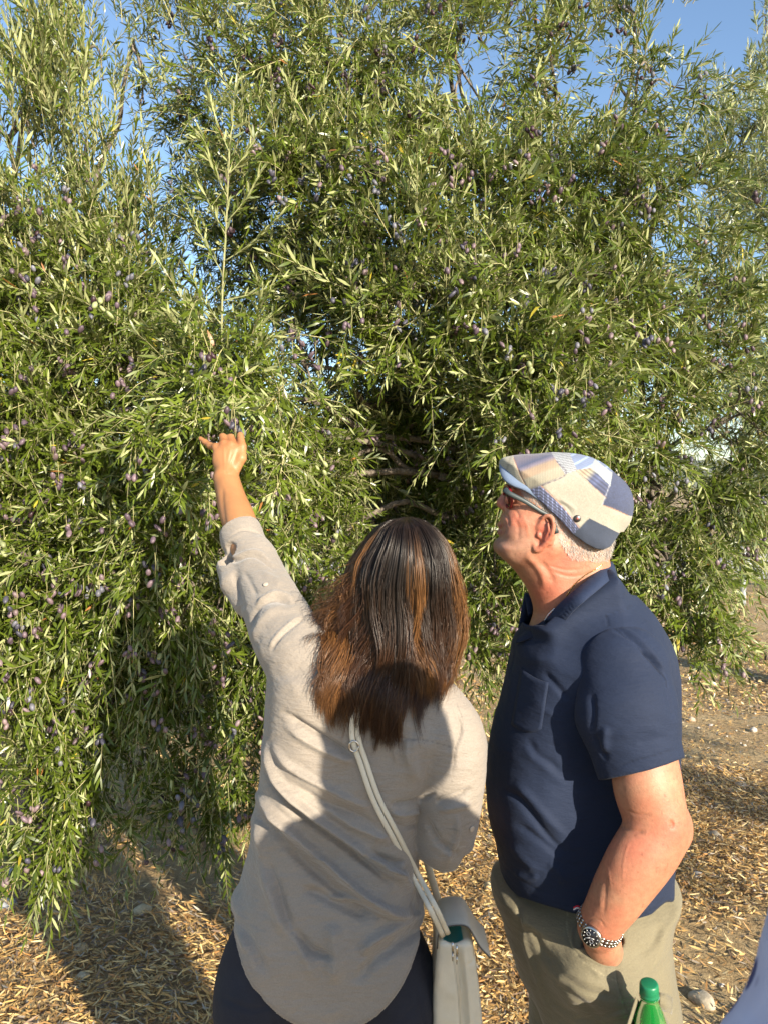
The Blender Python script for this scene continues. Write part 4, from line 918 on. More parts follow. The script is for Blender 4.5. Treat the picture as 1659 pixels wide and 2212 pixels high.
# ------------------------------------------------------------------ HANDBAG
LEATHER = col_mat('cream_leather', 0.42, nscale=30, namp=0.05, bscale=260, bstr=0.35, bdist=0.0008, spec=0.5)
METAL = col_mat('steel', 0.25, base=(0.62, 0.60, 0.56), metal=1.0)
bag = empty('handbag', 'cream leather crossbody handbag with open flap hanging at the woman\'s right hip', 'handbag')
def make_bag():
    cr = (0.66, 0.60, 0.47)
    path = [(790, 1460), (776, 1520), (767, 1566), (769, 1600), (784, 1645), (812, 1725), (853, 1805), (895, 1888), (935, 1962)]
    pts = [on_surface(wB, u, v, .005, 1.38) for u, v in path] + [P(962, 2020, 1.405)]
    pts = catmull(pts, 6)
    for off, nm in ((-.0052, 'strap'), (.0052, 'strap')):
        t = nrm(np.gradient(pts, axis=0)); side = nrm(np.cross(t, np.array([0, -1.0, 0.15])))
        k = np.ones(len(pts)); k[:10] = .35
        q = pts + side*off*k[:, None] + np.array([0, -.001, 0])*(off > 0)
        V, F, T = tube_np(q, np.full(len(q), .0049), 8, flat=.38, up=(0, -1, .15)); mesh_np(nm, V, [F, T], LEATHER, bag, cols=np.tile(cr, (len(V), 1)))
    # the strap goes on over the left shoulder and down the front
    fr = catmull([pts[0], P(800, 1440, 1.415), P(812, 1398, 1.47), P(812, 1392, 1.53), P(830, 1470, 1.61), P(870, 1640, 1.64), P(905, 1800, 1.62), P(950, 1960, 1.59)], 8)
    V, F, T = tube_np(fr, np.full(len(fr), .009), 8, flat=.25, up=(0, -1, .3)); mesh_np('strap', V, [F, T], LEATHER, bag, cols=np.tile(cr, (len(V), 1)))
    # ring and tab
    c = on_surface(wB, 765, 1612, .012, 1.37); th = np.linspace(0, 2*math.pi, 25)
    mb = MB(); mb.tube(np.stack([c[0] + .0085*np.cos(th), np.full(25, c[1]), c[2] + .0095*np.sin(th)], 1), .0016, 6, col=(1, 1, 1)); mb.build('ring', METAL, bag)
    # body: gusset end faces the camera
    x0, x1 = P(946, 2100, 1.40)[0], P(1042, 2150, 1.40)[0]; zt = P(980, 2036, 1.40)[2]; zb = zt - .235; xc = (x0 + x1)/2
    def box(p):
        t = np.clip((zt - p[:, 2])/.235, 0, 1); hw = (x1 - x0)/2*(.80 + .42*np.sin(t*2.2)*.55 + .12*t); cx = xc - .010*(1 - t)
        q = np.stack([np.abs(p[:, 0] - cx) - hw + .012, np.abs(p[:, 1] - 1.455) - .052 + .012, np.abs(p[:, 2] - (zt + zb)/2) - .1175 + .012], 1)
        return np.linalg.norm(np.maximum(q, 0), axis=1) + np.minimum(q.max(1), 0) - .012
    V, F = surf([(box, 0), (cap_((xc - .012, 1.43, zt + .004), (xc - .012, 1.48, zt + .004), .022), -.008)], (x0 - .03, 1.37, zb - .02), (x1 + .03, 1.60, zt + .02), .0025, smooth=1)
    uv = UV(V); Nn = vnorm(V, F); fc = Nn[:, 1] < -.2
    for pts_, a, w in [([(983, 2045), (992, 2100), (998, 2160), (1003, 2260)], -.009, 7), ([(1001, 2040), (1006, 2100), (1012, 2160), (1020, 2260)], .004, 5), ([(1008, 2078), (1016, 2082), (1023, 2070), (1025, 2050)], -.003, 2)]:
        V = fold(V, Nn, uv, pts_, a, w, face=fc)
    V = V + Nn*((fbm(V*40, 2, 2) - .37)*.004)[:, None]
    c3 = np.tile(cr, (len(V), 1)); d, s_, t_ = polyline_d(uv, [(975, 2050), (984, 2110), (990, 2160), (996, 2260)]); c3 = c3*(1 - .35*np.exp(-(d/1.6)**2))[:, None]
    inner = (V[:, 2] > zt - .03) & (np.abs(V[:, 0] - xc + .012) < .019) & (V[:, 1] > 1.41) & (Nn[:, 2] > .1); c3[inner] = (0.02, 0.30, 0.33)
    mesh_np('bag_body', V, F, LEATHER, bag, cols=c3)
    # flap: a bent sheet open over the top
    cv = catmull([P(944, 2050, 1.40), P(947, 2020, 1.40), P(962, 2004, 1.40), P(990, 1999, 1.40), P(1010, 2004, 1.40), P(1022, 2022, 1.40), P(1036, 2046, 1.40), P(1058, 2070, 1.40)], 6)
    n = len(cv); t = nrm(np.gradient(cv, axis=0)); nn = np.cross(t, [0, 1, 0]); th_ = .0022
    rows = []
    for yy in (0.0, .004, .096, .100):
        for sg in (1, -1): rows.append(cv + nn*sg*th_*(1 if 0 < yy < .100 else .45) + np.array([0, yy, 0]))
    R = [rows[0], rows[2], rows[4], rows[6], rows[7], rows[5], rows[3], rows[1]]; V = np.vstack(R); F = []
    for k in range(8):
        k2 = (k + 1) % 8; i = np.arange(n - 1); F.append(np.stack([k*n + i, k*n + i + 1, k2*n + i + 1, k2*n + i], 1))
    e1 = np.array([[k*n for k in range(8)]]); e2 = np.array([[k*n + n - 1 for k in range(7, -1, -1)]])
    cc = np.tile(cr, (len(V), 1)); cc[:n] = (.05, .045, .04); cc[7*n:8*n] = (.05, .045, .04)
    mesh_np('flap', V, [np.vstack(F), np.vstack([e1, e2])], LEATHER, bag, cols=cc)
    for (u, v, Y) in [(977, 2045, 1.383), (986, 2052, 1.385)]:
        mb = MB(); a = P(u, v, Y); lk = []
        mb.tube([a + [0, 0, .008], a, a - [-.001, 0, .012]], .0022, 6); mb.tube([a - [0, 0, .012], a - [0, 0, .026]], [.0035, .0028], 6, flat=.4); mb.build('zip_pull', METAL, bag)
make_bag()
# ================================================================== MAN (left profile, looking up, hand in pocket)
SKIN_M = col_mat('ruddy_skin', 0.52, nscale=110, namp=0.13, bscale=330, bstr=0.5, bdist=0.0011, sss=0.12, spec=0.4)
PIQUE = fabric('navy_pique', (0.013, 0.021, 0.046), 0.8, 480, 0.45, 0.0006, 0.03, 0.08, crumple=0.25)
KHAKI = fabric('khaki_cotton', (0.165, 0.145, 0.092), 0.8, 420, 0.3, 0.0006, 0.2, 0.06, crumple=0.35)
man = empty('person', 'older man in patchwork flat cap and navy polo shirt, left hand in his khaki pocket', 'person', 'people looking at the olive tree')
YM = 1.62
def z3(x, y): return (1020.2 + x/4.2556, 953.9 + y/4.2556)
def z4(x, y): return (1020.2 + x/3.3335, 1327.1 + y/3.3335)
def z6(x, y): return (1036.8 + x/2.667, 1824.8 + y/2.667)
M_HEAD = [(1106, 1036), (1096, 1054), (1093, 1068), (1091, 1090), (1086, 1105), (1081, 1117), (1080, 1130), (1083, 1141), (1079, 1150), (1078, 1160), (1069, 1168), (1065, 1178), (1068, 1191), (1080, 1204), (1100, 1220), (1124, 1250), (1141, 1280), (1152, 1320), (1150, 1400), (1345, 1400), (1350, 1320), (1328, 1250), (1314, 1213), (1316, 1190), (1326, 1150), (1328, 1100), (1302, 1045), (1250, 1015), (1180, 1008), (1135, 1018)]
def man_body():
    z = np.array; pr = []
    W = lambda p: np.interp(p[:, 2], [1.36, 1.45, 1.52, 1.60, 1.70], [.085, .062, .064, .070, .076])
    pr.append((pillow(disp_poly(M_HEAD, YM), YM, W, .062), 0))
    for s in (-1, 1):
        y = YM + s*.047
        pr += [(ell(P(1122, 1135, YM + s*.036), (.030, .024, .034)), .025), (cap_(P(1188, 1180, YM + s*.058), P(1110, 1192, YM + s*.030), .016, .018), .025)]
        pr += [(ell(P(1090, 1094, YM + s*.011), (.010, .0075, .0085)), .006)]
        pr.append((ell(P(1098, 1078, YM + s*.032), (.013, .013, .011)), -.008)); pr.append((ell(P(1102, 1079, YM + s*.031), (.012, .012, .012)), .002))
        pr.append((cap_(P(1096, 1056, YM + s*.012), P(1104, 1056, YM + s*.048), .007, .006), .01))
    pr += [(cap_(P(1096, 1062, YM), P(1084, 1086, YM), .0085, .0118), .008), (cap_(P(1084, 1087, YM), P(1092, 1096, YM), .0095, .007), .006)]
    pr += [(cap_(P(1084, 1135, YM - .018), P(1080, 1133, YM), .0052, .0062), .004), (cap_(P(1084, 1135, YM + .018), P(1080, 1133, YM), .0052, .0062), .004),
           (cap_(P(1085, 1149, YM - .016), P(1081, 1149, YM), .0055, .0068), .004), (cap_(P(1085, 1149, YM + .016), P(1081, 1149, YM), .0055, .0068), .004)]
    for s in (-1, 1):
        Y0 = YM + s*.070
        hel = [(1166, 1152, 0), (1164, 1134, .004), (1171, 1120, .010), (1182, 1114, .016), (1192, 1120, .021), (1195, 1136, .023), (1191, 1154, .021), (1181, 1170, .015), (1168, 1184, .008), (1157, 1188, .004), (1153, 1178, .001)]
        h = catmull([P(u, v, Y0 + s*o) for u, v, o in hel], 2)
        pr += [(f, .003) for f in chain(h, np.interp(np.linspace(0, 1, len(h)), [0, .2, .6, .85, 1], [.003, .0038, .0040, .0055, .0050]))]
        R = rotm('Y', math.radians(-24)); R = rotm('Z', math.radians(18*s)) @ R
        pr.append((ell(P(1177, 1149, Y0 + s*.008), (.0165, .0045, .030), R), .004))
        pr.append((ell(P(1169, 1156, Y0 + s*.016), (.0075, .009, .012)), -.003))
        pr += [(f, .002) for f in chain([P(1183, 1130, Y0 + s*.017), P(1185, 1146, Y0 + s*.019), P(1176, 1165, Y0 + s*.014)], [.0022, .0028, .0022])]
        pr.append((ell(P(1163, 1156, Y0 + s*.006), (.005, .004, .006)), .003))
    # trunk inside the shirt
    ch, hp = P(1290, 1500, 1.65), P(1265, 1990, 1.65)
    pr += [(ell(ch, (.12, .13, .16)), .05), (ell(P(1250, 1720, 1.65), (.14, .11, .16)), .05), (ell(hp, (.13, .12, .12)), .05)]
    for s, u in ((-1, 1300), (1, 1255)):
        k = P(u, 2150, 1.65 + s*.09); pr += [(f, .03) for f in chain([hp + [0, s*.08, 0], [k[0], k[1], .5], [k[0] + .03, k[1], .09]], [.08, .05, .035])]
    # left arm (near the camera)
    A = [P(1350, 1450, 1.50), P(1390, 1640, 1.45), P(1404, 1720, 1.43), P(1417, 1775, 1.42)]
    pr += [(f, .01) for f in limb_chain(A + [P(1420, 1795, 1.42)], [.058, .059, .057, .053, .051])]
    pr += [(ell(P(1462, 1796, 1.425), (.021, .020, .024)), .03), (ell(P(1466, 1768, 1.43), (.010, .012, .014)), .025), (ell(P(1385, 1690, 1.425), (.040, .044, .060)), .03)]
    Fm = [P(1420, 1790, 1.42), P(1395, 1838, 1.415), P(1350, 1905, 1.41), P(1321, 1953, 1.415), P(1298, 1990, 1.425), P(1290, 2006, 1.435)]
    pr += [(f, .01) for f in limb_chain(Fm, [.052, .0545, .0490, .0415, .0355, .0330])]
    pr.append((ell(P(1372, 1850, 1.395), (.042, .032, .062), rotm('Y', math.radians(30))), .03))
    pr += [(f, .012) for f in chain([Fm[-1], P(1300, 2036, 1.462), P(1316, 2080, 1.50)], [.0325, .033, .035])]
    pr.append((ell(P(1318, 2006, 1.412), (.010, .010, .012)), .015))
    for k, (u, v, Y) in enumerate([(1296, 2150, 1.50), (1312, 2160, 1.50), (1330, 2160, 1.505), (1345, 2150, 1.51)]):
        pr += [(f, .006) for f in chain([P(1302 + k*10, 2085, 1.50), P(u, v - 28, Y), P(u, v, Y + .02)], [.0125, .010, .0085])]
    pr += [(f, .006) for f in chain([P(1296, 2060, 1.48), P(1280, 2095, 1.49), P(1276, 2115, 1.49)], [.013, .0115, .0095])]
    # right arm, away from the camera
    B = [P(1330, 1460, 1.82), P(1350, 1660, 1.86), P(1365, 1760, 1.88), P(1230, 1880, 1.84), P(1150, 1930, 1.78)]
    pr += [(f, .03) for f in chain(B, [.055, .052, .045, .036, .028])]
    for k in range(4): pr += [(f, .006) for f in chain([P(1150, 1930, 1.78), P(1125 - 2*k, 1950 + 9*k, 1.76), P(1122, 1968 + 8*k, 1.74)], [.016, .010, .008])]
    pr += [(f, .006) for f in chain([P(1150, 1930, 1.78), P(1135, 1940, 1.735), P(1128, 1952, 1.715)], [.014, .011, .009])]
    V, F = surf(pr, (.18, 1.30, .02), (.66, 2.02, 1.82), .0022, smooth=1)
    uv = UV(V); Nn = vnorm(V, F); nf = (Nn[:, 1] < .3)*(V[:, 1] < 1.64)
    for pts, a, w in [([z3(470, 1040), z3(560, 1110), z3(640, 1230), z3(660, 1360)], .0035, 8), ([z3(620, 1090), z3(700, 1200), z3(760, 1330)], -.002, 6), ([z3(690, 1180), z3(900, 1240), z3(1100, 1200), z3(1200, 1130)], -.0014, 3), ([z3(650, 1120), z3(850, 1180), z3(1010, 1170)], -.001, 3),
                      ([z3(290, 720), z3(300, 800), z3(270, 880)], -.0024, 3), ([z3(270, 640), z3(320, 700), z3(330, 790)], -.0026, 3.5), ([z3(330, 610), z3(400, 640), z3(430, 720)], -.0014, 3), ([z3(360, 560), z3(430, 585), z3(480, 640)], -.0012, 2), ([z3(380, 700), z3(420, 800), z3(410, 920)], -.0016, 5), ([z3(450, 660), z3(500, 780), z3(510, 900)], .0010, 5), ([z3(560, 770), z3(600, 740), z3(640, 700)], -.0012, 2), ([z4(880, 1750), z4(960, 1800), z4(1000, 1990)], .0007, 3), ([z4(1130, 1620), z4(1090, 1760), z4(1080, 1930)], .0006, 3), ([z4(1090, 1400), z4(1180, 1440), z4(1290, 1440)], -.0012, 3),
                      ([z3(200, 1000), z3(260, 1060), z3(360, 1130)], -.0012, 3), ([z4(1420, 1480), z4(1440, 1520), z4(1420, 1540)], -.003, 4), ([z4(1060, 1530), z4(1150, 1560), z4(1250, 1570)], -.0025, 5),
                      ([z6(700, 200), z6(690, 290), z6(690, 380)], .0008, 5), ([z6(725, 200), z6(720, 300), z6(708, 420)], -.0009, 4), ([z6(600, 440), z6(680, 430), z6(720, 480)], -.001, 2)]:
        V = fold(V, Nn, uv, pts, a, w, face=nf)
    # colour
    n = len(V); c = np.tile(np.array([0.39, 0.178, 0.105]), (n, 1)); u, v = uv[:, 0], uv[:, 1]; face = v < 1345
    def blob(cu, cv, ru, rv): return np.exp(-(((u - cu)/ru)**2 + ((v - cv)/rv)**2))[:, None]
    red = np.clip(blob(1120, 1130, 28, 26) + blob(1176, 1150, 22, 38)*1.3 + blob(1082, 1088, 12, 12) + blob(1215, 1215, 40, 25)*1.1 + blob(1180, 1270, 40, 50)*.8 + blob(1460, 1790, 34, 34)*1.2 + blob(1380, 1850, 60, 60)*.6 + blob(1300, 2020, 40, 40)*.7 + blob(1400, 1740, 50, 30)*.5, 0, 1.3)
    c = c*(1 + red*np.array([.05, -.26, -.26]))
    c = c*(1 - .10*blob(1400, 1690, 70, 22)*np.array([-1, -1.6, -1.6]))
    lips = (blob(1083, 1135, 8, 4) + blob(1083, 1150, 8, 4))*face[:, None]; c = c*(1 - lips*np.array([.15, .4, .3]))
    hp_ = polyset(uv, [z3(560, 560), z3(660, 640), z3(740, 700), z3(770, 800), z3(800, 930), z3(900, 1080), z3(1010, 1100), z3(1230, 1100), z3(1300, 1000), z3(1300, 850), z3(900, 700), z3(600, 480), z3(480, 440), z3(420, 440), z3(500, 540)])
    wh = hp_*(0.22 + .3*vnoise(V*260, 3)); wh = wh*(np.abs(V[:, 1] - YM) < .09)
    c = c*(1 - wh[:, None]) + np.array([0.40, 0.34, 0.29])*wh[:, None]
    st = (polyset(uv, [z3(230, 830), z3(300, 760), z3(480, 800), z3(540, 980), z3(420, 1130), z3(300, 1130), z3(190, 1000)])*.14)[:, None]; c = c*(1 - st) + np.array([.34, .27, .23])*st
    mole = np.zeros(n)
    for a, b_ in [z4(1385, 1310), z4(1190, 1855), z4(1215, 1780), z4(1090, 1530), z4(1300, 1240), z4(1010, 1940), z4(1330, 1640)]: mole += np.exp(-(((u - a)**2 + (v - b_)**2)/2.2))
    c = c*(1 - .55*np.clip(mole, 0, 1))[:, None]; mo = fbm(V*38, 21, 3) - .44; c = c*(1 + mo[:, None]*np.array([.06, -.38, -.38])); fr_ = (vnoise(V*240, 31) > .90)*(vnoise(V*12, 3) > .35); c = c*(1 - .28*fr_[:, None])
    body = mesh_np('body', V, F, SKIN_M, man, cols=c)
    return V, F, bvh_of(V, F), hp_
def polyset(uv, poly):
    poly = np.asarray(poly, float); ins = np.zeros(len(uv), bool)
    for i in range(len(poly)):
        a = poly[i]; b = poly[(i+1) % len(poly)]
        ins ^= ((a[1] > uv[:, 1]) != (b[1] > uv[:, 1])) & (uv[:, 0] < (b[0] - a[0])*(uv[:, 1] - a[1])/(b[1] - a[1] + 1e-9) + a[0])
    return ins.astype(float)
mV, mF, mB, mHair = man_body()
def man_hair():
    r = np.random.default_rng(8); idx = np.where((mHair > 0) & (mV[:, 2] > 1.40) & (mV[:, 1] > 1.50) & (mV[:, 1] < 1.75))[0]
    Nn = vnorm(mV, mF); idx = idx[(UV(mV[idx])[:, 0] > 1196) | (UV(mV[idx])[:, 1] < 1118)]
    pick = r.choice(idx, 6500); p = mV[pick] + r.normal(0, .0008, (6500, 3)); nn = Nn[pick]; ux = UV(p)
    down = np.array([.25, 0, -1.0]) + np.where(ux[:, 0] < 1190, 1, 0)[:, None]*np.array([.3, 0, .1]); low = smoothstep(1190, 1232, ux[:, 1])
    d = nrm(nn*.35 + down + r.normal(0, .25, p.shape)); Ln = r.uniform(.004, .009, len(p))*(1 - .55*low); keep = r.random(len(p)) > low*.65; p, d, Ln, nn = p[keep], d[keep], Ln[keep], nn[keep]
    sd = nrm(np.cross(d, nn)); w = .00030; a = p - nn*.001
    V = np.stack([a - sd*w, a + sd*w, a + d*Ln[:, None]*.6 + nn*.0022 + sd*w*.8, a + d*Ln[:, None]*.6 + nn*.0022 - sd*w*.8, a + d*Ln[:, None]], 1)
    b = np.arange(len(p))[:, None]*5; c = np.repeat(np.array([[.44, .40, .35]])*r.uniform(.45, 1.15, (len(p), 1)), 5, 0)
    mesh_np('hair', V.reshape(-1, 3), [b + np.array([[0, 1, 2, 3]]), b + np.array([[3, 2, 4]])], col_mat('white_hair', .5), man, cols=c)
man_hair()
def strip(rows, th, closed=False):
    """thick sheet through rows of points (k rows of n points)"""
    R = np.array(rows, float); k, n = R.shape[:2]
    du = np.gradient(R, axis=1); dv = np.gradient(R, axis=0); nn = nrm(np.cross(du, dv)); A = R + nn*th/2; B = R - nn*th/2
    V = np.concatenate([A.reshape(-1, 3), B.reshape(-1, 3)]); o = k*n; i, j = np.meshgrid(np.arange(k-1), np.arange(n-1), indexing='ij'); i = i.ravel(); j = j.ravel()
    q = np.stack([i*n + j, i*n + j + 1, (i+1)*n + j + 1, (i+1)*n + j], 1); F = [q, q[:, ::-1] + o]
    for a in (0, k-1):
        j = np.arange(n-1); F.append(np.stack([a*n + j, a*n + j + 1, a*n + j + 1 + o, a*n + j + o], 1)[:, ::(1 if a else -1)])
    for b in (0, n-1):
        i = np.arange(k-1); F.append(np.stack([i*n + b, (i+1)*n + b, (i+1)*n + b + o, i*n + b + o], 1)[:, ::(-1 if b else 1)])
    return V, np.vstack(F)
def polo():
    out = [(1165, 1330), (1128, 1360), (1112, 1385), (1107, 1411), (1097, 1450), (1080, 1519), (1066, 1567), (1057, 1612), (1050, 1687), (1053, 1735), (1062, 1792), (1074, 1837), (1081, 1882), (1083, 1930), (1086, 2040), (1434, 2040), (1438, 1950), (1441, 1876), (1447, 1780), (1452, 1700), (1456, 1597), (1456, 1480), (1449, 1411), (1434, 1369), (1405, 1320), (1370, 1283), (1338, 1252), (1322, 1225), (1290, 1232), (1240, 1275)]
    W = lambda p: np.interp(p[:, 2], [.80, .95, 1.15, 1.35, 1.45, 1.52], [.160, .158, .150, .165, .140, .10])
    pr = [(pillow(disp_poly(out, 1.65), 1.65, W, .115), 0)]
    for s in (1,):
        pr += [(f, .06) for f in chain([P(1310, 1400, 1.72), P(1335, 1450, 1.80), P(1350, 1640, 1.85)], [.07, .085, .068])]
    pr += [(cap_(P(1300, 1372, 1.58), P(1345, 1440, 1.52), .055, .075), .06)]
    pr.append((pillow(disp_poly([(1130, 1338), (1170, 1300), (1220, 1262), (1275, 1225), (1316, 1200), (1340, 1275), (1330, 1420), (1130, 1420), (1140, 1372)], 1.63), 1.63, .108, .040), .02))
    def hem(p):
        q = UV(p); lim = np.interp(q[:, 0], [1080, 1090, 1119, 1170, 1212, 1240, 1362, 1407, 1438], [1895, 1915, 1936, 1952, 1964, 1972, 1990, 1976, 1947]); return (q[:, 1] - lim)/1100
    def neck(p):
        q = UV(p); lim = np.interp(q[:, 0], [1100, 1140, 1178, 1206, 1247, 1292, 1318, 1332, 1360], [1330, 1352, 1350, 1322, 1290, 1252, 1228, 1244, 1285]); return np.where((p[:, 1] < YM + .13), (lim - q[:, 1])/1400, -1)
    V, F = surf(pr, (.16, 1.42, .80), (.66, 2.02, 1.62), .0036, clips=(hem, neck), smooth=2)
    uv = UV(V); Nn = vnorm(V, F); fc = (Nn[:, 1] < .35)*(V[:, 1] < 1.72)
    for pts, a, w, w2 in [([(390, 880), (450, 1000), (560, 1080), (640, 1150)], -.0045, 8, 9), ([(210, 1260), (330, 1330), (450, 1480), (560, 1620), (700, 1735)], -.007, 8, 8), ([(290, 1200), (420, 1330), (540, 1470), (680, 1620)], .006, 10, 9), ([(300, 1500), (420, 1580), (560, 1690), (640, 1740)], -.005, 7, 8), ([(270, 1640), (360, 1750), (480, 1860)], .004, 9, 9),
                          ([(360, 960), (520, 1100), (680, 1250)], .004, 12, 12), ([(300, 1850), (400, 1900), (480, 1880)], .004, 7, 6), ([(540, 1790), (620, 1850), (660, 1950)], .004, 9, 8), ([(500, 410), (600, 520), (680, 610)], -.005, 6, 8), ([(430, 590), (520, 690), (600, 720)], .003, 8, 8),
                          ([(210, 1790), (330, 1900), (520, 2000), (700, 2010)], -.0015, 2.5, 2.5)]:
        V = fold(V, Nn, uv, [z4(*q) for q in pts], a, w, w2, face=fc)
    # seams: shoulder and front edge
    for pts in [[(960, 0), (970, 60), (985, 90)], [(300, 180), (305, 300), (270, 470)]]: V = fold(V, Nn, uv, [z4(*q) for q in pts], -.0015, 1.8, face=fc)
    V = V + Nn*((fbm(V*11, 5, 3) - .44)*.010)[:, None]
    c = np.ones((len(V), 3)); d, s_, t_ = polyline_d(uv, [(1082, 1885), (1092, 1903), (1119, 1925), (1170, 1941), (1212, 1953), (1250, 1962), (1362, 1978), (1407, 1964), (1437, 1936)]); c *= (1 - .25*np.exp(-(d/1.2)**2))[:, None]
    # near sleeve
    P0, P1 = P(1352, 1452, 1.500), P(1388, 1690, 1.442)
    sp_ = [(f, .04) for f in chain([P0, P(1352, 1540, 1.468), P(1384, 1660, 1.445), P(1392, 1700, 1.44)], [.082, .088, .0725, .071], flat=.84, fax=(0, 1, 0))] + [(ell(P(1330, 1420, 1.53), (.075, .07, .06)), .05)]
    sp_.append((cap_(P(1386, 1650, 1.445), P(1396, 1730, 1.435), .0665, .0675, flat=.84, fax=(0, 1, 0)), -.003))
    def sh(p): q = UV(p); return ((q[:, 0] - 1323)*38 + (q[:, 1] - 1681)*140 + .10*(q[:, 0] - 1323)*(q[:, 0] - 1463))/145/1140
    V2, F2 = surf(sp_, (.30, 1.33, 1.13), (.66, 1.64, 1.56), .0030, clips=(sh,), smooth=2)
    u2 = UV(V2); N2 = vnorm(V2, F2); f2 = N2[:, 1] < .4
    for pts, a, w, w2 in [([(1000, 110), (1150, 180), (1260, 300), (1370, 430)], -.006, 4, 6), ([(1060, 90), (1200, 170), (1320, 300), (1390, 430)], .003, 4, 4), ([(1210, 250), (1300, 330), (1390, 480)], -.006, 5, 5), ([(1380, 480), (1420, 640), (1440, 760)], -.005, 6, 7),
                          ([(860, 560), (870, 700), (860, 860)], -.0045, 10, 6), ([(960, 800), (950, 900), (960, 1000)], .005, 9, 9), ([(880, 860), (910, 950), (970, 1060)], -.004, 6, 6), ([(1010, 900), (1200, 820), (1400, 820)], .002, 12, 12), ([(1180, 940), (1300, 900), (1440, 900)], -.002, 8, 8),
                          ([(1010, 1118), (1150, 1060), (1300, 1020), (1470, 960)], -.0022, 2.0, 2.0), ([(990, 90), (880, 150), (780, 260), (700, 380), (650, 520)], -.003, 2.5, 2.5)]:
        V2 = fold(V2, N2, u2, [z4(*q) for q in pts], a, w, w2, face=f2)
    V2 = V2 + N2*((fbm(V2*12, 9, 3) - .44)*.007)[:, None]
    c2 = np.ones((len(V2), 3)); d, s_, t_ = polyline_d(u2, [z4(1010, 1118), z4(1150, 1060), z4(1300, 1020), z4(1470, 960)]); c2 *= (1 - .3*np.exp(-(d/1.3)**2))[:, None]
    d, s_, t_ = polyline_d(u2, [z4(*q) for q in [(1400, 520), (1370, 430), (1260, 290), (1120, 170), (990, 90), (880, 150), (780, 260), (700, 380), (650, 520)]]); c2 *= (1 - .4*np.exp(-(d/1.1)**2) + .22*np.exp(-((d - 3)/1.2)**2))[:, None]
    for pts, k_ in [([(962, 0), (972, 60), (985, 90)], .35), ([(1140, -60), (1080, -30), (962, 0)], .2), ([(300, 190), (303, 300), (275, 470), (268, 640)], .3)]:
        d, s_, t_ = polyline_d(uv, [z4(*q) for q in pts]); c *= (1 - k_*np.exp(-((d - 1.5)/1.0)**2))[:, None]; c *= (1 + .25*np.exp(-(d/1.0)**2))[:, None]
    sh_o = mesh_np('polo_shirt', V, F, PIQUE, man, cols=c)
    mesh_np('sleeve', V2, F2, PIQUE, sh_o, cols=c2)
    b = bvh_of(V, F)
    # collar
    top = catmull([P(1176, 1342, 1.560), P(1205, 1308, 1.540), P(1245, 1272, 1.535), P(1290, 1236, 1.560), P(1319, 1214, 1.630), P(1290, 1236, 1.705), P(1240, 1262, 1.720), P(1180, 1282, 1.705), P(1133, 1281, 1.668)], 5)
    bot = catmull([P(1213, 1353, 1.540), P(1236, 1322, 1.505), P(1264, 1296, 1.490), P(1308, 1260, 1.520), P(1331, 1241, 1.632), P(1300, 1262, 1.76), P(1250, 1300, 1.80), P(1180, 1345, 1.79), P(1116, 1378, 1.69)], 5)
    inn = catmull([P(1180, 1352, 1.575), P(1208, 1322, 1.555), P(1247, 1288, 1.552), P(1290, 1256, 1.575), P(1312, 1236, 1.630), P(1288, 1256, 1.69), P(1242, 1284, 1.705), P(1182, 1304, 1.69), P(1140, 1330, 1.655)], 5)
    mid = top*.5 + bot*.5 + [0, -.002, .004]; roll = top*.88 + bot*.12 + [0, 0, .0035]
    Vc, Fc = strip([inn, top*.55 + inn*.45, top, roll, mid, bot], .0028); col = np.ones((len(Vc), 3))*1.35
    mesh_np('collar', Vc, Fc, PIQUE, sh_o, cols=col)
    # open placket and its striped inner tape
    a1 = catmull([P(1178, 1340, 1.573), P(1150, 1362, 1.585), P(1113, 1384, 1.61)], 6); a2 = catmull([P(1177, 1356, 1.560), P(1165, 1372, 1.568), P(1114, 1389, 1.60)], 6); a0 = catmull([P(1170, 1337, 1.60), P(1148, 1348, 1.62), P(1116, 1378, 1.64)], 6)
    Vp, Fp = strip([a0, a1, a2], .003); mesh_np('placket', Vp, Fp, PIQUE, sh_o, cols=np.ones((len(Vp), 3))*.9)
    for off, cc, nm in ((0, (0.55, 0.02, 0.04), 'tape'), (-2.2, (0.7, 0.7, 0.68), 'tape')):
        q = catmull([P(1199 + off, 1315 + off*.5, 1.548), P(1186 + off, 1327, 1.555), P(1177 + off, 1341, 1.566)], 4); m = MB(); m.tube(q, .0011, 5, col=cc); m.build(nm, col_mat('striped_tape', .7), sh_o)
    t0 = [P(1239, 1962, 1.488), P(1247, 1958, 1.486), P(1256, 1962, 1.484)]
    for dy, cc in ((0, (0.6, 0.02, 0.04)), (4, (0.75, 0.75, 0.72)), (7, (0.02, 0.03, 0.09))):
        m = MB(); m.tube(catmull([P(1238, 1961 + dy, 1.482), P(1247, 1957 + dy, 1.480), P(1258, 1963 + dy, 1.480)], 4), .0016, 5, col=cc); m.build('tag', col_mat('striped_tag', .7), sh_o)
    # chest pocket: a thin patch standing on the cloth
    pk = [z4(355, 380), z4(400, 430), z4(470, 465), z4(545, 490), z4(530, 600), z4(515, 720), z4(490, 830), z4(415, 875), z4(340, 840), z4(280, 800), z4(272, 650), z4(290, 480)]
    g = []
    for t in np.linspace(0, 1, 12):
        row = []
        for s in np.linspace(0, 1, 10):
            lt = np.array(z4(350, 385))*(1 - t) + np.array(z4(278, 790))*t; rt = np.array(z4(545, 490))*(1 - t) + np.array(z4(495, 825))*t
            q = lt*(1 - s) + rt*s + np.array([0, (4*s*(1 - s))*(8*(1 - t) + 18*t)/1.0*.7]); row.append(on_surface(b, q[0], q[1], .0022, 1.50))
        g.append(row)
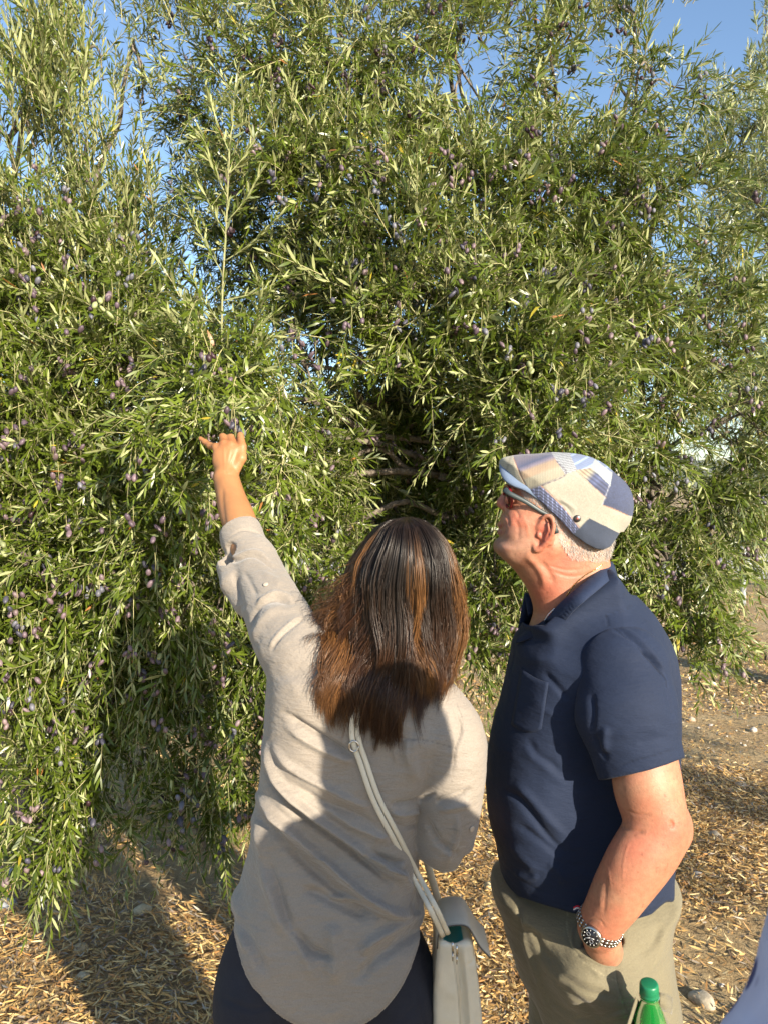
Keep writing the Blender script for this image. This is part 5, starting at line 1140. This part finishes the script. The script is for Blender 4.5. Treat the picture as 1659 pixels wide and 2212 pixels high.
    Vk, Fk = strip(g, .0026); mesh_np('chest_pocket', Vk, Fk, PIQUE, sh_o, cols=np.ones((len(Vk), 3))*1.02)
    return b
pB = polo()
def trousers():
    Yc = 1.65
    out = [(1084, 1880), (1087, 1993), (1104, 2057), (1128, 2120), (1190, 2200), (1300, 2230), (1400, 2215), (1441, 2120), (1436, 2000), (1433, 1880)]
    pr = [(pillow(disp_poly(out, Yc), Yc, .150, .11), 0)]
    n0 = P(1300, 2060, 1.565); n1 = P(1325, 2212, 1.56); pr += [(f, .05) for f in chain([n0, n1, [n1[0] + .01, 1.57, .48], [n1[0] + .03, 1.58, .09]], [.118, .118, .088, .070], flat=.92, fax=(0, 1, 0))]
    f0 = P(1252, 2050, 1.74); f1 = P(1262, 2212, 1.745); pr += [(f, .012) for f in chain([f0, f1, [f1[0] + .01, 1.75, .48], [f1[0] + .02, 1.76, .09]], [.125, .125, .088, .070], flat=.85, fax=(0, 1, 0))]
    pr.append((cap_(P(1268, 2100, 1.485), P(1330, 2135, 1.485), .062, .058), .04))
    # cargo pocket pouch holding the bottle
    pr += [(f, .02) for f in chain([P(1395, 2250, 1.435), P(1400, 2360, 1.435)], [.055, .058])]
    mc = cap_(P(1286, 1985, 1.40), P(1320, 2085, 1.49), .046, .043)
    def mouth(p):
        q = UV(p); lim = np.interp(q[:, 0], [1215, 1241, 1262, 1290, 1327, 1345, 1362], [1960, 2046, 2052, 2066, 2087, 2040, 1960]); return np.maximum(mc(p), (q[:, 1] - lim)/1300)
    pr.append((mouth, -.003))
    bt = P(1398, 2130, 1.372); bb = P(1410, 2420, 1.40)
    pr.append((cap_(P(1401, 2170, 1.376), P(1408, 2400, 1.40), .036, .040), -.004))
    V, F = surf(pr, (.18, 1.32, .02), (.66, 1.92, .98), .0036, clips=(lambda p: .07 - p[:, 2], lambda p: p[:, 2] - .93), smooth=2)
    uv = UV(V); Nn = vnorm(V, F); fc = (Nn[:, 1] < .35)
    Z = lambda q: [z6(*a) for a in q]
    for pts, a, w, w2 in [([(545, 420), (530, 520), (545, 600), (640, 610), (700, 665), (775, 700)], .0045, 4, 3), ([(500, 380), (500, 500), (540, 610), (600, 680), (700, 745), (790, 790)], -.0018, 1.8, 1.8), ([(850, 480), (800, 590), (785, 700), (800, 820), (840, 950)], -.0028, 2.4, 2.4), ([(830, 480), (780, 600), (770, 700)], .003, 4, 4), ([(815, 500), (818, 700), (820, 880)], .0015, 3, 3),
                          ([(290, 480), (350, 600), (420, 690)], -.005, 7, 8), ([(360, 620), (400, 720), (500, 800)], .004, 9, 8), ([(440, 800), (560, 900), (700, 1000)], -.006, 8, 9), ([(400, 900), (520, 990), (640, 1030)], .005, 10, 9), ([(560, 640), (640, 700), (700, 780)], .003, 6, 6), ([(450, 700), (600, 780), (760, 830)], .003, 8, 8), ([(480, 760), (620, 850), (800, 880)], -.0035, 7, 8),
                          ([(1040, 440), (1000, 560), (900, 650)], -.0045, 9, 10), ([(1060, 500), (1030, 640), (960, 740)], .004, 9, 9), ([(240, 320), (220, 420), (260, 540)], -.004, 5, 5), ([(250, 330), (245, 450), (255, 560), (330, 760), (400, 960)], .004, 6, 5), ([(1030, 855), (1060, 870), (1105, 880)], .004, 3, 3), ([(1035, 850), (1040, 920), (1050, 1000)], -.003, 2.5, 2.5), ([(720, 1010), (860, 960), (900, 900)], .004, 5, 5), ([(500, 1000), (700, 990), (860, 930)], -.003, 5, 5)]:
        V = fold(V, Nn, uv, Z(pts), a, w, w2, face=fc)
    V = V + Nn*((fbm(V*13, 15, 3) - .44)*.009)[:, None]
    c = np.ones((len(V), 3))
    for pts in [[(500, 380), (500, 500), (540, 610), (600, 680), (700, 745), (790, 790)]]:
        d, s_, t_ = polyline_d(uv, Z(pts)); c = c*(1 + .55*np.exp(-(d/1.0)**2))[:, None]
    for pts in [[(850, 480), (800, 590), (785, 700), (800, 820), (840, 950)], [(560, 640), (700, 700), (770, 705)], [(730, 700), (720, 760)]]:
        d, s_, t_ = polyline_d(uv, Z(pts)); c = c*(1 - .30*np.exp(-(d/1.3)**2))[:, None]
    t = mesh_np('trousers', V, F, KHAKI, man, cols=c)
    # bottle pocket edge and flap
    Vk, Fk = strip([catmull([z6p(895, 880, 1.366), z6p(880, 930, 1.360), z6p(862, 990, 1.352), z6p(845, 1050, 1.345), z6p(820, 1200, 1.345)], 5), catmull([z6p(915, 905, 1.395), z6p(900, 950, 1.395), z6p(880, 1010, 1.40), z6p(865, 1060, 1.40), z6p(850, 1200, 1.40)], 5)], .003)
    mesh_np('cargo_pocket', Vk, Fk, KHAKI, t, cols=np.ones((len(Vk), 3)))
    Vk, Fk = strip([catmull([z6p(1030, 850, 1.425), z6p(1070, 862, 1.43), z6p(1102, 880, 1.455)], 5), catmull([z6p(1030, 905, 1.415), z6p(1066, 915, 1.42), z6p(1100, 930, 1.45)], 5), catmull([z6p(1034, 950, 1.42), z6p(1066, 960, 1.425), z6p(1098, 975, 1.455)], 5)], .004)
    mesh_np('pocket_flap', Vk, Fk, KHAKI, t, cols=np.ones((len(Vk), 3)))
    shoe = col_mat('brown_shoe', .5, base=(0.12, 0.07, 0.04), nscale=40, namp=.2)
    for x, y in ((n1[0] + .03, 1.58), (f1[0] + .02, 1.76)):
        a = np.array([x, y, .055]); V, F = surf([(cap_(a, a + [-.17, 0, -.012], .048, .042), 0), (cap_(a + [0, 0, .02], a + [0, 0, .07], .045), .03)], a - [.25, .1, .07], a + [.1, .1, .14], .006, clips=(lambda p: .012 - p[:, 2],))
        mesh_np('shoe', V, F, shoe, man)
def z6p(x, y, Y): u, v = z6(x, y); return P(u, v, Y)
trousers()
# ------------------------------------------------------------------ flat cap
def flat_cap():
    out = [(245, 235), (262, 165), (350, 135), (520, 113), (700, 104), (880, 108), (1060, 143), (1200, 213), (1330, 318), (1418, 420), (1450, 520), (1450, 650), (1420, 760), (1350, 870), (1330, 1040), (1200, 1160), (950, 1150), (740, 1010), (580, 850), (430, 690), (330, 540), (270, 400), (248, 300)]
    low = [(255, 215), (300, 330), (400, 400), (530, 462), (620, 541), (720, 641), (820, 741), (920, 852), (1040, 940), (1130, 985), (1200, 992), (1262, 962), (1360, 835)]
    lowd = np.array([z3(*q) for q in low])
    W = lambda p: np.interp(UV(p)[:, 0], [1078, 1110, 1180, 1260, 1360], [.062, .080, .090, .092, .088])
    pr = [(pillow(disp_poly([z3(*q) for q in out], YM), YM, W, .070), 0)]
    def clip(p):
        q = UV(p); lim = np.interp(q[:, 0], lowd[:, 0], lowd[:, 1]); sl = np.interp(q[:, 0], lowd[:, 0], np.gradient(lowd[:, 1], lowd[:, 0])); return (q[:, 1] - lim)/np.sqrt(1 + np.minimum(sl*sl, 6))/1040
    V, F = surf(pr, (.225, 1.50, 1.56), (.54, 1.74, 1.80), .0015, clips=(clip,), smooth=2)
    uv = UV(V); Nn = vnorm(V, F); V = V + Nn*((fbm(V*22, 6, 3) - .44)*.007)[:, None]
    for pts, a, w in [([(760, 540), (860, 600), (930, 700)], -.002, 4), ([(800, 530), (900, 590), (960, 640)], .0016, 4)]: V = fold(V, Nn, uv, [z3(*q) for q in pts], a, w)
    Z = np.stack([(uv[:, 0] - 1020.2)*4.2556, (uv[:, 1] - 953.9)*4.2556], 1); x, y = Z[:, 0], Z[:, 1]; n = len(V)
    r = np.random.default_rng(3); c = np.tile(np.array([0.50, 0.46, 0.36]), (n, 1))
    speck = (vnoise(V*900, 5)*.5 + vnoise(V*450, 7)*.5)[:, None]
    def band(k, cols, ed):      # piecewise colour across k
        o = np.zeros((n, 3))
        for ch in range(3): o[:, ch] = np.interp(k, ed, [q[ch] for q in cols])
        return o
    navy = np.array([.055, .068, .135]); tan = np.array([.42, .30, .19]); beige = np.array([.42, .38, .27]); lil = np.array([.17, .145, .19]); wht = np.array([.50, .52, .54]); blu = np.array([.16, .21, .34])
    thr = (.5 + .5*np.sin(x*.42))[:, None]; thr2 = (.5 + .5*np.sin((x*.35 + y)*.40))[:, None]
    k = y + .36*(x - 600)
    A = beige*1.25*(1 - .18*np.sin((y - x*.2)*.16)[:, None]**8) ; A = A*(1 - .35*np.exp(-(((x + y*.3 - 390)/12)**2))[:, None])
    Bp = band(k, [lil, navy*1.2, lil*1.4, tan, tan*1.1, beige, beige*.9, navy, navy*.9], [110, 170, 200, 230, 290, 310, 390, 430, 480])*(.72 + .55*thr)
    Cp = wht*(1 - .55*(np.sin((x + .55*y)*.42) > .5)[:, None])*(1 - .35*(np.sin((y - .2*x)*.30) > .4)[:, None])
    Dp = blu*1.15*(1 + .9*(np.abs(np.sin((x*.5 + y)*.035)) > .93)[:, None]) + .05*thr2
    kk = (x - 950)*.62 - (y - 260)*.78; k2 = (x - 950)*.72 + (y - 260)*.7
    Ep = band(k2, [beige, tan*.9, beige*.9, navy*1.3, navy*1.8, navy*1.1, navy*1.1], [0, 60, 110, 160, 210, 250, 330])*(.6 + .75*(.5 + .5*np.sin(kk*.20))[:, None])
    Fp = np.array([.38, .42, .41])*(1 + .1*thr); G = np.array([.44, .41, .32])*(.80 + .38*speck); H = np.array([.050, .070, .150])*(.45 + .8*speck); J = np.array([.020, .036, .070])*(.8 + .4*speck)
    kl = y - np.interp(x, [470, 620, 830, 980], [430, 440, 600, 790]); K = np.array([.05, .06, .11])*(1 + 2.2*(np.abs(np.sin(kl*.11 + 1)) > .93)[:, None])*(1 + 1.5*(np.abs(np.sin(x*.075)) > .95)[:, None])
    def put(poly, colr):
        m = polyset(Z, poly).astype(bool); c[m] = colr[m]
    put([(200, 80), (360, 80), (375, 150), (430, 300), (500, 430), (540, 520), (200, 520)], A)
    put([(355, 80), (720, 80), (770, 180), (855, 300), (640, 405), (600, 500), (500, 430), (430, 300)], Bp)
    put([(705, 80), (875, 80), (985, 262), (850, 302)], Cp); put([(870, 60), (1150, 60), (1130, 180), (1090, 240), (960, 262)], Dp)
    put([(950, 262), (1085, 235), (1262, 410), (1225, 515)], Ep); put([(1085, 237), (1130, 150), (1285, 290), (1262, 410)], Fp)
    put([(1120, 60), (1300, 60), (1300, 300), (1130, 170)], Dp*.8)
    put([(632, 408), (850, 302), (945, 268), (1225, 515), (1140, 620), (1075, 705), (980, 792), (830, 600)], G); put([(1285, 285), (1340, 60), (1700, 200), (1700, 720), (1430, 680), (1195, 582), (1262, 410)], H)
    put([(1195, 582), (1430, 680), (1700, 800), (1500, 900), (1350, 845), (1075, 705)], G); put([(1075, 705), (1355, 845), (1500, 900), (1400, 1200), (900, 1200), (900, 860), (980, 792)], J)
    put([(440, 400), (540, 440), (632, 408), (830, 600), (980, 792), (900, 880), (700, 720), (500, 560)], K)
    for pts, colr in [([(430, 300), (375, 150)], (.55, .25, .15)), ([(500, 430), (430, 300)], (.55, .25, .15)), ([(770, 180), (855, 300), (632, 408)], (.10, .07, .10)), ([(632, 408), (830, 600), (980, 792)], (.5, .28, .18)), ([(945, 268), (1090, 400), (1225, 515)], (.45, .28, .2)), ([(1225, 515), (1140, 620), (980, 792)], (.40, .37, .28)), ([(1195, 585), (1300, 620), (1430, 682)], (.55, .3, .15)), ([(1262, 300), (1255, 400), (1195, 580)], (.4, .42, .5))]:
        d, s_, t_ = polyline_d(Z, pts); m = (np.exp(-(d/5.5)**2)*(.45 + .55*(np.sin(t_*60) > 0)))[:, None]; c = c*(1 - m) + np.array(colr)*m
        V = V - Nn*(np.exp(-(d/5)**2)*.0008)[:, None]
    c = (c*.82 + c.mean(0)*.18)*.78
    cap = mesh_np('cap', V, F, fabric('cap_wool', (1, 1, 1), .9, 700, .5, .0006, .15, .04), man, cols=c)
    m = MB(); e = np.array(z3(960, 708)); q = P(e[0], e[1], 1.0); bb = bvh_of(V, F); ctr = on_surface(bb, e[0], e[1], .0005, 1.53)
    h = bb.ray_cast(Vector((0, 0, CAMZ)), (Vector(q) - Vector((0, 0, CAMZ))).normalized()); nn = np.array(h[1]); nn = -nn if nn[1] > 0 else nn
    m.tube([ctr - nn*.001, ctr + nn*.0014, ctr + nn*.002], [.0072, .0072, .006], 18, col=(.018, .012, .010)); m.tube([ctr + nn*.0015, ctr + nn*.0025], [.0022, .0018], 8, col=(.35, .04, .03)); m.build('badge', col_mat('enamel', .3), cap)
    # visor
    rim = [(1079, 1003, 0), (1078, 1012, .018), (1081, 1024, .038), (1091, 1039, .056), (1108, 1050, .067), (1133, 1060, .0745), (1168, 1084, .0775)]
    R = [(u, v, YM + o) for u, v, o in rim[::-1]] + [(u, v, YM - o) for u, v, o in rim[1:]]
    rc = catmull([P(*q) for q in R], 5); ic = rc + np.array([.052, 0, .006]); ic[:, 1] = YM + (ic[:, 1] - YM)*.86; mdl = rc*.5 + ic*.5 + [0, 0, .004]
    Vv, Fv = strip([rc, rc*.8 + ic*.2 + [0, 0, .0015], mdl, ic], .0055)
    cv = np.tile(np.array([.15, .20, .29]), (len(Vv), 1)); mesh_np('visor', Vv, Fv, fabric('visor_chambray', (1, 1, 1), .9, 800, .4, .0005, .1, .05), cap, cols=cv)
flat_cap()
# ------------------------------------------------------------------ sunglasses
def glasses():
    ro = empty('sunglasses', None, None); ro.parent = man
    frame = col_mat('grey_green_acetate', .45, base=(0.03, 0.043, 0.045)); redm = col_mat('red_acetate', .15, base=(0.17, 0.007, 0.012), spec=.7)
    for s in (-1, 1):
        pts = catmull([P(1089, 1057, YM + s*.066), P(1100, 1066, YM + s*.0745), P(1135, 1084, YM + s*.078), P(1165, 1103, YM + s*.0775), P(1180, 1111, YM + s*.0775), P(1192, 1122, YM + s*.078), P(1202, 1152, YM + s*.076)], 5)
        V, F, T = tube_np(pts, np.interp(np.linspace(0, 1, len(pts)), [0, .15, .5, .8, 1], [.0062, .0052, .0042, .0036, .0045]), 10, flat=.55, up=(0, -1, 0)); mesh_np('temple_arm', V, [F, T], frame, ro)
        # rim: ellipse in a plane across the face, leaning with the tilted head
        ct = P(1096, 1073, YM + s*.034); up_ = nrm(P(1092, 1046, YM) - P(1098, 1100, YM)); wd = nrm(np.array([.10, s*1.0, 0])); th = np.linspace(0, 2*math.pi, 33)
        ring = ct + np.outer(np.sin(th)*.0235, up_) + np.outer(np.cos(th)*.0285, wd)
        V, F, T = tube_np(ring, .0032, 8, caps=False); mesh_np('rim', V, F, redm, ro)
        g = new_mat('tinted_lens'); m, nt, b = g; b.inputs['Base Color'].default_value = (.14, .05, .06, 1); b.inputs['Transmission Weight'].default_value = .75; b.inputs['Roughness'].default_value = .08; b.inputs['IOR'].default_value = 1.2
        t2 = np.linspace(0, 2*math.pi, 24, endpoint=False); e = ct + np.outer(np.sin(t2)*.022, up_) + np.outer(np.cos(t2)*.027, wd); nrm_ = np.cross(up_, wd); nrm_ = nrm_*(-1 if nrm_[0] > 0 else 1)
        V = np.vstack([e, e + nrm_*.0012, [ct + nrm_*.002], [ct + nrm_*.0032]]); i = np.arange(24); j = (i + 1) % 24
        mesh_np('lens', V, [np.stack([i, j, j + 24, i + 24], 1), np.vstack([np.stack([j, i, np.full(24, 48)], 1), np.stack([i + 24, j + 24, np.full(24, 49)], 1)])], m, ro)
    V, F, T = tube_np(catmull([P(1092, 1064, YM - .007), P(1089, 1061, YM), P(1092, 1064, YM + .007)], 4), .0028, 8); mesh_np('bridge', V, [F, T], redm, ro)
glasses()
# ------------------------------------------------------------------ wristwatch
def watch():
    ro = empty('wristwatch', None, None); ro.parent = man
    ax = nrm(P(1290, 2006, 1.435) - P(1330, 1938, 1.416)); cen = np.array(P(1293, 2006, 1.436)); w0 = on_surface(mB, 1279, 2020, 0, 1.40)
    cen = cen + ax*((w0 - cen) @ ax); e2 = nrm(w0 - cen); e1 = nrm(np.cross(e2, ax)); e1 = e1*(1 if e1[0] > 0 else -1)
    def rim_at(th):
        d = e1*math.cos(th) + e2*math.sin(th); h = mB.ray_cast(Vector(cen + d*.09), Vector(-d)); return cen + d*((np.linalg.norm(np.array(h[0]) - cen) if h[0] is not None else .035) + .0022)
    steel = col_mat('brushed_steel', .28, base=(.52, .50, .46), metal=1.0); mb = MB(); nl = 32
    import bmesh
    for k in range(nl):
        th = 2*math.pi*k/nl
        for q, (o, wdt) in enumerate([(-.0066, .0048), (0, .0072), (.0066, .0048)]):
            c0_ = rim_at(th); c = c0_ + ax*o; t = nrm(rim_at(th + .05) - rim_at(th - .05)); nn_ = nrm(np.cross(ax, t)); nn_ = nn_*(1 if nn_ @ (c - cen) > 0 else -1)
            hx, hy, hz = .0036, wdt/2 - .0004, .0011 + (.0005 if q == 1 else 0); B = []
            for a in (-1, 1):
                for b_ in (-1, 1):
                    for d in (-1, 1): B.append(c + t*a*hx*(1 - .12*(d > 0)) + ax*b_*hy*(1 - .10*(d > 0)) + nn_*d*hz)
            mb.add(B, Q=[[0, 1, 3, 2], [4, 6, 7, 5], [0, 4, 5, 1], [2, 3, 7, 6], [0, 2, 6, 4], [1, 5, 7, 3]], col=(1, 1, 1))
    mb.build('bracelet', steel, ro, smooth=False)
    n = e2; c = w0 + n*.005
    mb = MB(); mb.tube([c - n*.006, c + n*.001, c + n*.0035, c + n*.005, c + n*.0042], [.0185, .0195, .0195, .0178, .0165], 40, col=(1, 1, 1), caps=True)
    cr = c - e1*0; sx = nrm(np.cross(n, ax)); mb.tube([c + sx*.019, c + sx*.0225], [.0028, .0026], 10); mb.build('watch_case', steel, ro)
    ink = col_mat('black_dial', .25); d = c + n*.0053; m = MB(); m.tube([d, d + n*.0002], [.0163, .0163], 40, col=(.012, .012, .014))
    u_ = nrm(np.array([0, 0, 1.0]) - n*n[2]); v_ = nrm(np.cross(n, u_))
    dial = m.build('dial', ink, ro)
    for k in range(12):
        th = 2*math.pi*k/12; p = d + n*.0004 + (u_*math.cos(th) + v_*math.sin(th))*.0132; mk = MB(); t = nrm(u_*math.cos(th) + v_*math.sin(th)); mk.tube([p - t*.0012, p + t*.0012], .0006, 4, col=(.75, .75, .7)); mk.build('hour_mark', ink, dial)
    for (a, b_) in ((.0068, .6), (.0068, 3.4)):
        p = d + n*.0004 + (u_*math.cos(b_) + v_*math.sin(b_))*a; th = np.linspace(0, 2*math.pi, 17); mk = MB(); mk.tube(p + np.outer(np.cos(th)*.0034, u_) + np.outer(np.sin(th)*.0034, v_), .00045, 4, col=(.32, .33, .36), caps=False); mk.build('subdial', ink, dial)
    for ln, th in ((.0105, 1.9), (.0075, 4.6)):
        mk = MB(); mk.tube([d + n*.0008, d + n*.0008 + (u_*math.cos(th) + v_*math.sin(th))*ln], .0005, 4, col=(.8, .8, .8)); mk.build('hand', ink, dial)
watch()
def chain_neck():
    pts = [on_surface(mB, *z3(x, y), .0012, 1.56) for x, y in [(1190, 1130), (1120, 1180), (1060, 1212), (1000, 1255), (950, 1300), (905, 1352), (860, 1420)]]
    q = catmull(pts, 8); q = q + np.stack([np.sin(np.arange(len(q))*2.5)*.0006]*3, 1); V, F, T = tube_np(q, .0012, 6); mesh_np('necklace', V, [F, T], col_mat('gold', .25, base=(.75, .50, .18), metal=1), man)
chain_neck()
# ------------------------------------------------------------------ green bottle in the cargo pocket
def bottle():
    ro = empty('bottle', 'green bottle with ribbed green screw cap standing in the man\'s trouser pocket', 'bottle')
    a = P(1401, 2130, 1.372); dn = nrm(P(1408, 2400, 1.392) - a)
    gl, nt, b = new_mat('green_plastic'); b.inputs['Base Color'].default_value = (.015, .28, .05, 1); b.inputs['Transmission Weight'].default_value = .55; b.inputs['Roughness'].default_value = .06; b.inputs['IOR'].default_value = 1.4; b.inputs['Coat Weight'].default_value = .5
    def lathe(prof, n, ridges=0):
        e1 = nrm(np.cross(dn, [0, 1, 0])); e2 = np.cross(dn, e1); th = np.arange(n)*2*math.pi/n; V = []
        for s, r_, rg_ in prof:
            rr = r_*(1 + (0.035*rg_*(np.arange(n) % 2)))
            V.append(a + dn*s + np.outer(np.cos(th)*rr, e1) + np.outer(np.sin(th)*rr, e2))
        k = len(prof); V = np.vstack(V); i, j = np.meshgrid(np.arange(k-1), np.arange(n), indexing='ij'); i = i.ravel(); j = j.ravel(); j2 = (j+1) % n
        V = np.vstack([V, [a + dn*prof[0][0]], [a + dn*prof[-1][0]]]); m = k*n; jj = np.arange(n); j3 = (jj+1) % n
        return V, [np.stack([i*n + j, (i+1)*n + j, (i+1)*n + j2, i*n + j2], 1), np.vstack([np.stack([jj, j3, np.full(n, m)], 1), np.stack([(k-1)*n + j3, (k-1)*n + jj, np.full(n, m+1)], 1)])]
    cm = col_mat('green_cap', .38, base=(.010, .17, .075))
    V, F = lathe([(-.0065, .0005, 0), (-.0065, .0135, 0), (-.0058, .0152, 0), (-.0040, .0160, 0), (-.0035, .0160, 1), (.0100, .0166, 1), (.0105, .0166, 0), (.0125, .0172, 0), (.0165, .0174, 0), (.0170, .0168, 0), (.0172, .010, 0)], 96)
    mesh_np('bottle_cap', V, F, cm, ro)
    V, F = lathe([(.018, .0165, 0), (.0185, .0175, 1), (.0205, .0175, 1), (.0210, .0150, 0), (.027, .0150, 0), (.036, .0175, 0), (.048, .0225, 0), (.065, .0275, 0), (.085, .0310, 0), (.11, .0325, 0), (.16, .0325, 0), (.165, .0315, 0), (.170, .0325, 0), (.235, .0325, 0), (.243, .029, 0), (.243, .001, 0)], 48)
    mesh_np('glass_body', V, F, gl, ro)
bottle()
# ------------------------------------------------------------------ companion at the right, only a shoulder in view
def companion():
    ro = empty('person', 'person close to the camera in lilac blue shirt with dark marks, only a shoulder showing', 'person', 'people looking at the olive tree')
    z = np.array; X, Y = .560, .60; H = .055; pr = [(ell((X, Y, 1.20), (.150, .09, .19)), 0), (ell((X, Y, .92), (.17, .12, .14)), .06), (cap_((X, Y, 1.35), (X, Y + .01, 1.42), .055, .050), .03), (ell((X, Y + .01, 1.52), (.078, .098, .112)), .02), (ell((X, Y + .06, 1.46), (.055, .06, .06)), .03)]
    pr += [(cap_((X, Y + .105, 1.52), (X, Y + .118, 1.49), .008, .011), .01), (ell((X, Y + .105, 1.45), (.022, .012, .010)), .01)]
    for s in (-1, 1):
        pr += [(ell((X + s*.078, Y, 1.50), (.008, .018, .030)), .008), (ell((X + s*.032, Y + .09, 1.525), (.013, .010, .008)), .008)]
        pr += [(f, .03) for f in chain([(X + s*.10, Y, 1.32), (X + s*.185, Y, 1.29), (X + s*(.275 if s < 0 else .225), Y - .02, 1.03), (X + s*.15, Y + .20, .98)], [.05, .05, .042, .030])]
        o = z([X + s*.15, Y + .20, .98])
        for k in range(4): pr += [(f, .006) for f in chain([o, o + [-s*.03, .06 + .004*k, .02 - .018*k], o + [-s*.06, .075, .015 - .018*k]], [.018, .010, .008])]
        pr += [(f, .006) for f in chain([o, o + [-s*.01, .04, .04], o + [-s*.03, .07, .045]], [.016, .011, .009])]
        pr += [(f, .03) for f in chain([(X + s*.09, Y, .88), (X + s*.10, Y, .47), (X + s*.10, Y - .03, .08)], [.09, .055, .038])]
        pr += [(f, .02) for f in chain([(X + s*.10, Y - .03, .06), (X + s*.11, Y + .12, .04)], [.04, .034])]
    V, F = surf(pr, (X - .33, Y - .25, 0.0), (X + .33, Y + .40, 1.76), .005); mesh_np('body', V, F, SKIN_M, ro, cols=np.tile(np.array([.5, .28, .19]), (len(V), 1)))
    m, nt, b = new_mat('lilac_print'); v = N(nt, 'ShaderNodeTexVoronoi'); v.inputs['Scale'].default_value = 44; tc = N(nt, 'ShaderNodeTexCoord'); mp = N(nt, 'ShaderNodeMapping'); mp.inputs['Scale'].default_value = (1, 1, .42); mp.inputs['Rotation'].default_value = (.5, .5, 0); L(nt, tc.outputs['Object'], mp.inputs[0]); L(nt, mp.outputs[0], v.inputs['Vector'])
    r = ramp(nt, [(0.0, (.03, .035, .10)), (.26, (.06, .065, .16)), (.36, (.42, .42, .54)), (1, (.50, .50, .62))]); L(nt, v.outputs['Distance'], r.inputs[0]); L(nt, r.outputs[0], b.inputs['Base Color']); b.inputs['Roughness'].default_value = .85
    pr = [(ell((X, Y, 1.20), (.205, .135, .235)), 0), (ell((X, Y, .97), (.225, .15, .24)), .06)]
    for s in (-1, 1): pr += [(f, .035) for f in chain([(X + s*.06, Y, 1.36), (X + s*.175, Y, 1.312), (X + s*(.24 if s < 0 else .21), Y - .01, 1.17), (X + s*(.275 if s < 0 else .225), Y - .015, 1.05)], [.055, .062, .062, .060])]
    V, F = surf(pr, (X - .40, Y - .25, .76), (X + .40, Y + .25, 1.46), .005, clips=(lambda p: .82 - p[:, 2], lambda p: .068 - np.hypot(p[:, 0] - X, p[:, 1] - Y - .01) - np.maximum(0, 1.39 - p[:, 2])*2)); Nn = vnorm(V, F); V = V + Nn*((fbm(V*12, 5, 3) - .44)*.012)[:, None]; mesh_np('shirt', V, F, m, ro)
    pr = [(ell((X, Y, .92), (.185, .14, .15)), 0)]
    for s in (-1, 1): pr += [(f, .03) for f in chain([(X + s*.09, Y, .86), (X + s*.10, Y, .47), (X + s*.10, Y - .03, .10)], [.105, .07, .06])]
    V, F = surf(pr, (X - .30, Y - .22, .03), (X + .30, Y + .22, 1.05), .006, clips=(lambda p: .08 - p[:, 2],)); mesh_np('trousers', V, F, col_mat('dark_cotton', .8, base=(.03, .03, .04)), ro)
    V, F = surf([(ell((X, Y - .015, 1.545), (.092, .105, .117)), 0), (ell((X, Y - .06, 1.46), (.085, .05, .10)), .03)], (X - .13, Y - .16, 1.32), (X + .13, Y + .13, 1.80), .005, clips=(lambda p: (p[:, 1] - (Y + .055)) - np.maximum(0, (p[:, 2] - 1.56))*1.2,)); V = V + vnorm(V, F)*((fbm(V*np.array([60, 60, 12]), 2, 2) - .37)*.012)[:, None]
    mesh_np('hair', V, F, col_mat('dark_hair', .5, base=(.03, .018, .012)), ro)
    ro.scale = (1, 1, 1.04); ro.location = (0, 0, 0)
companion()
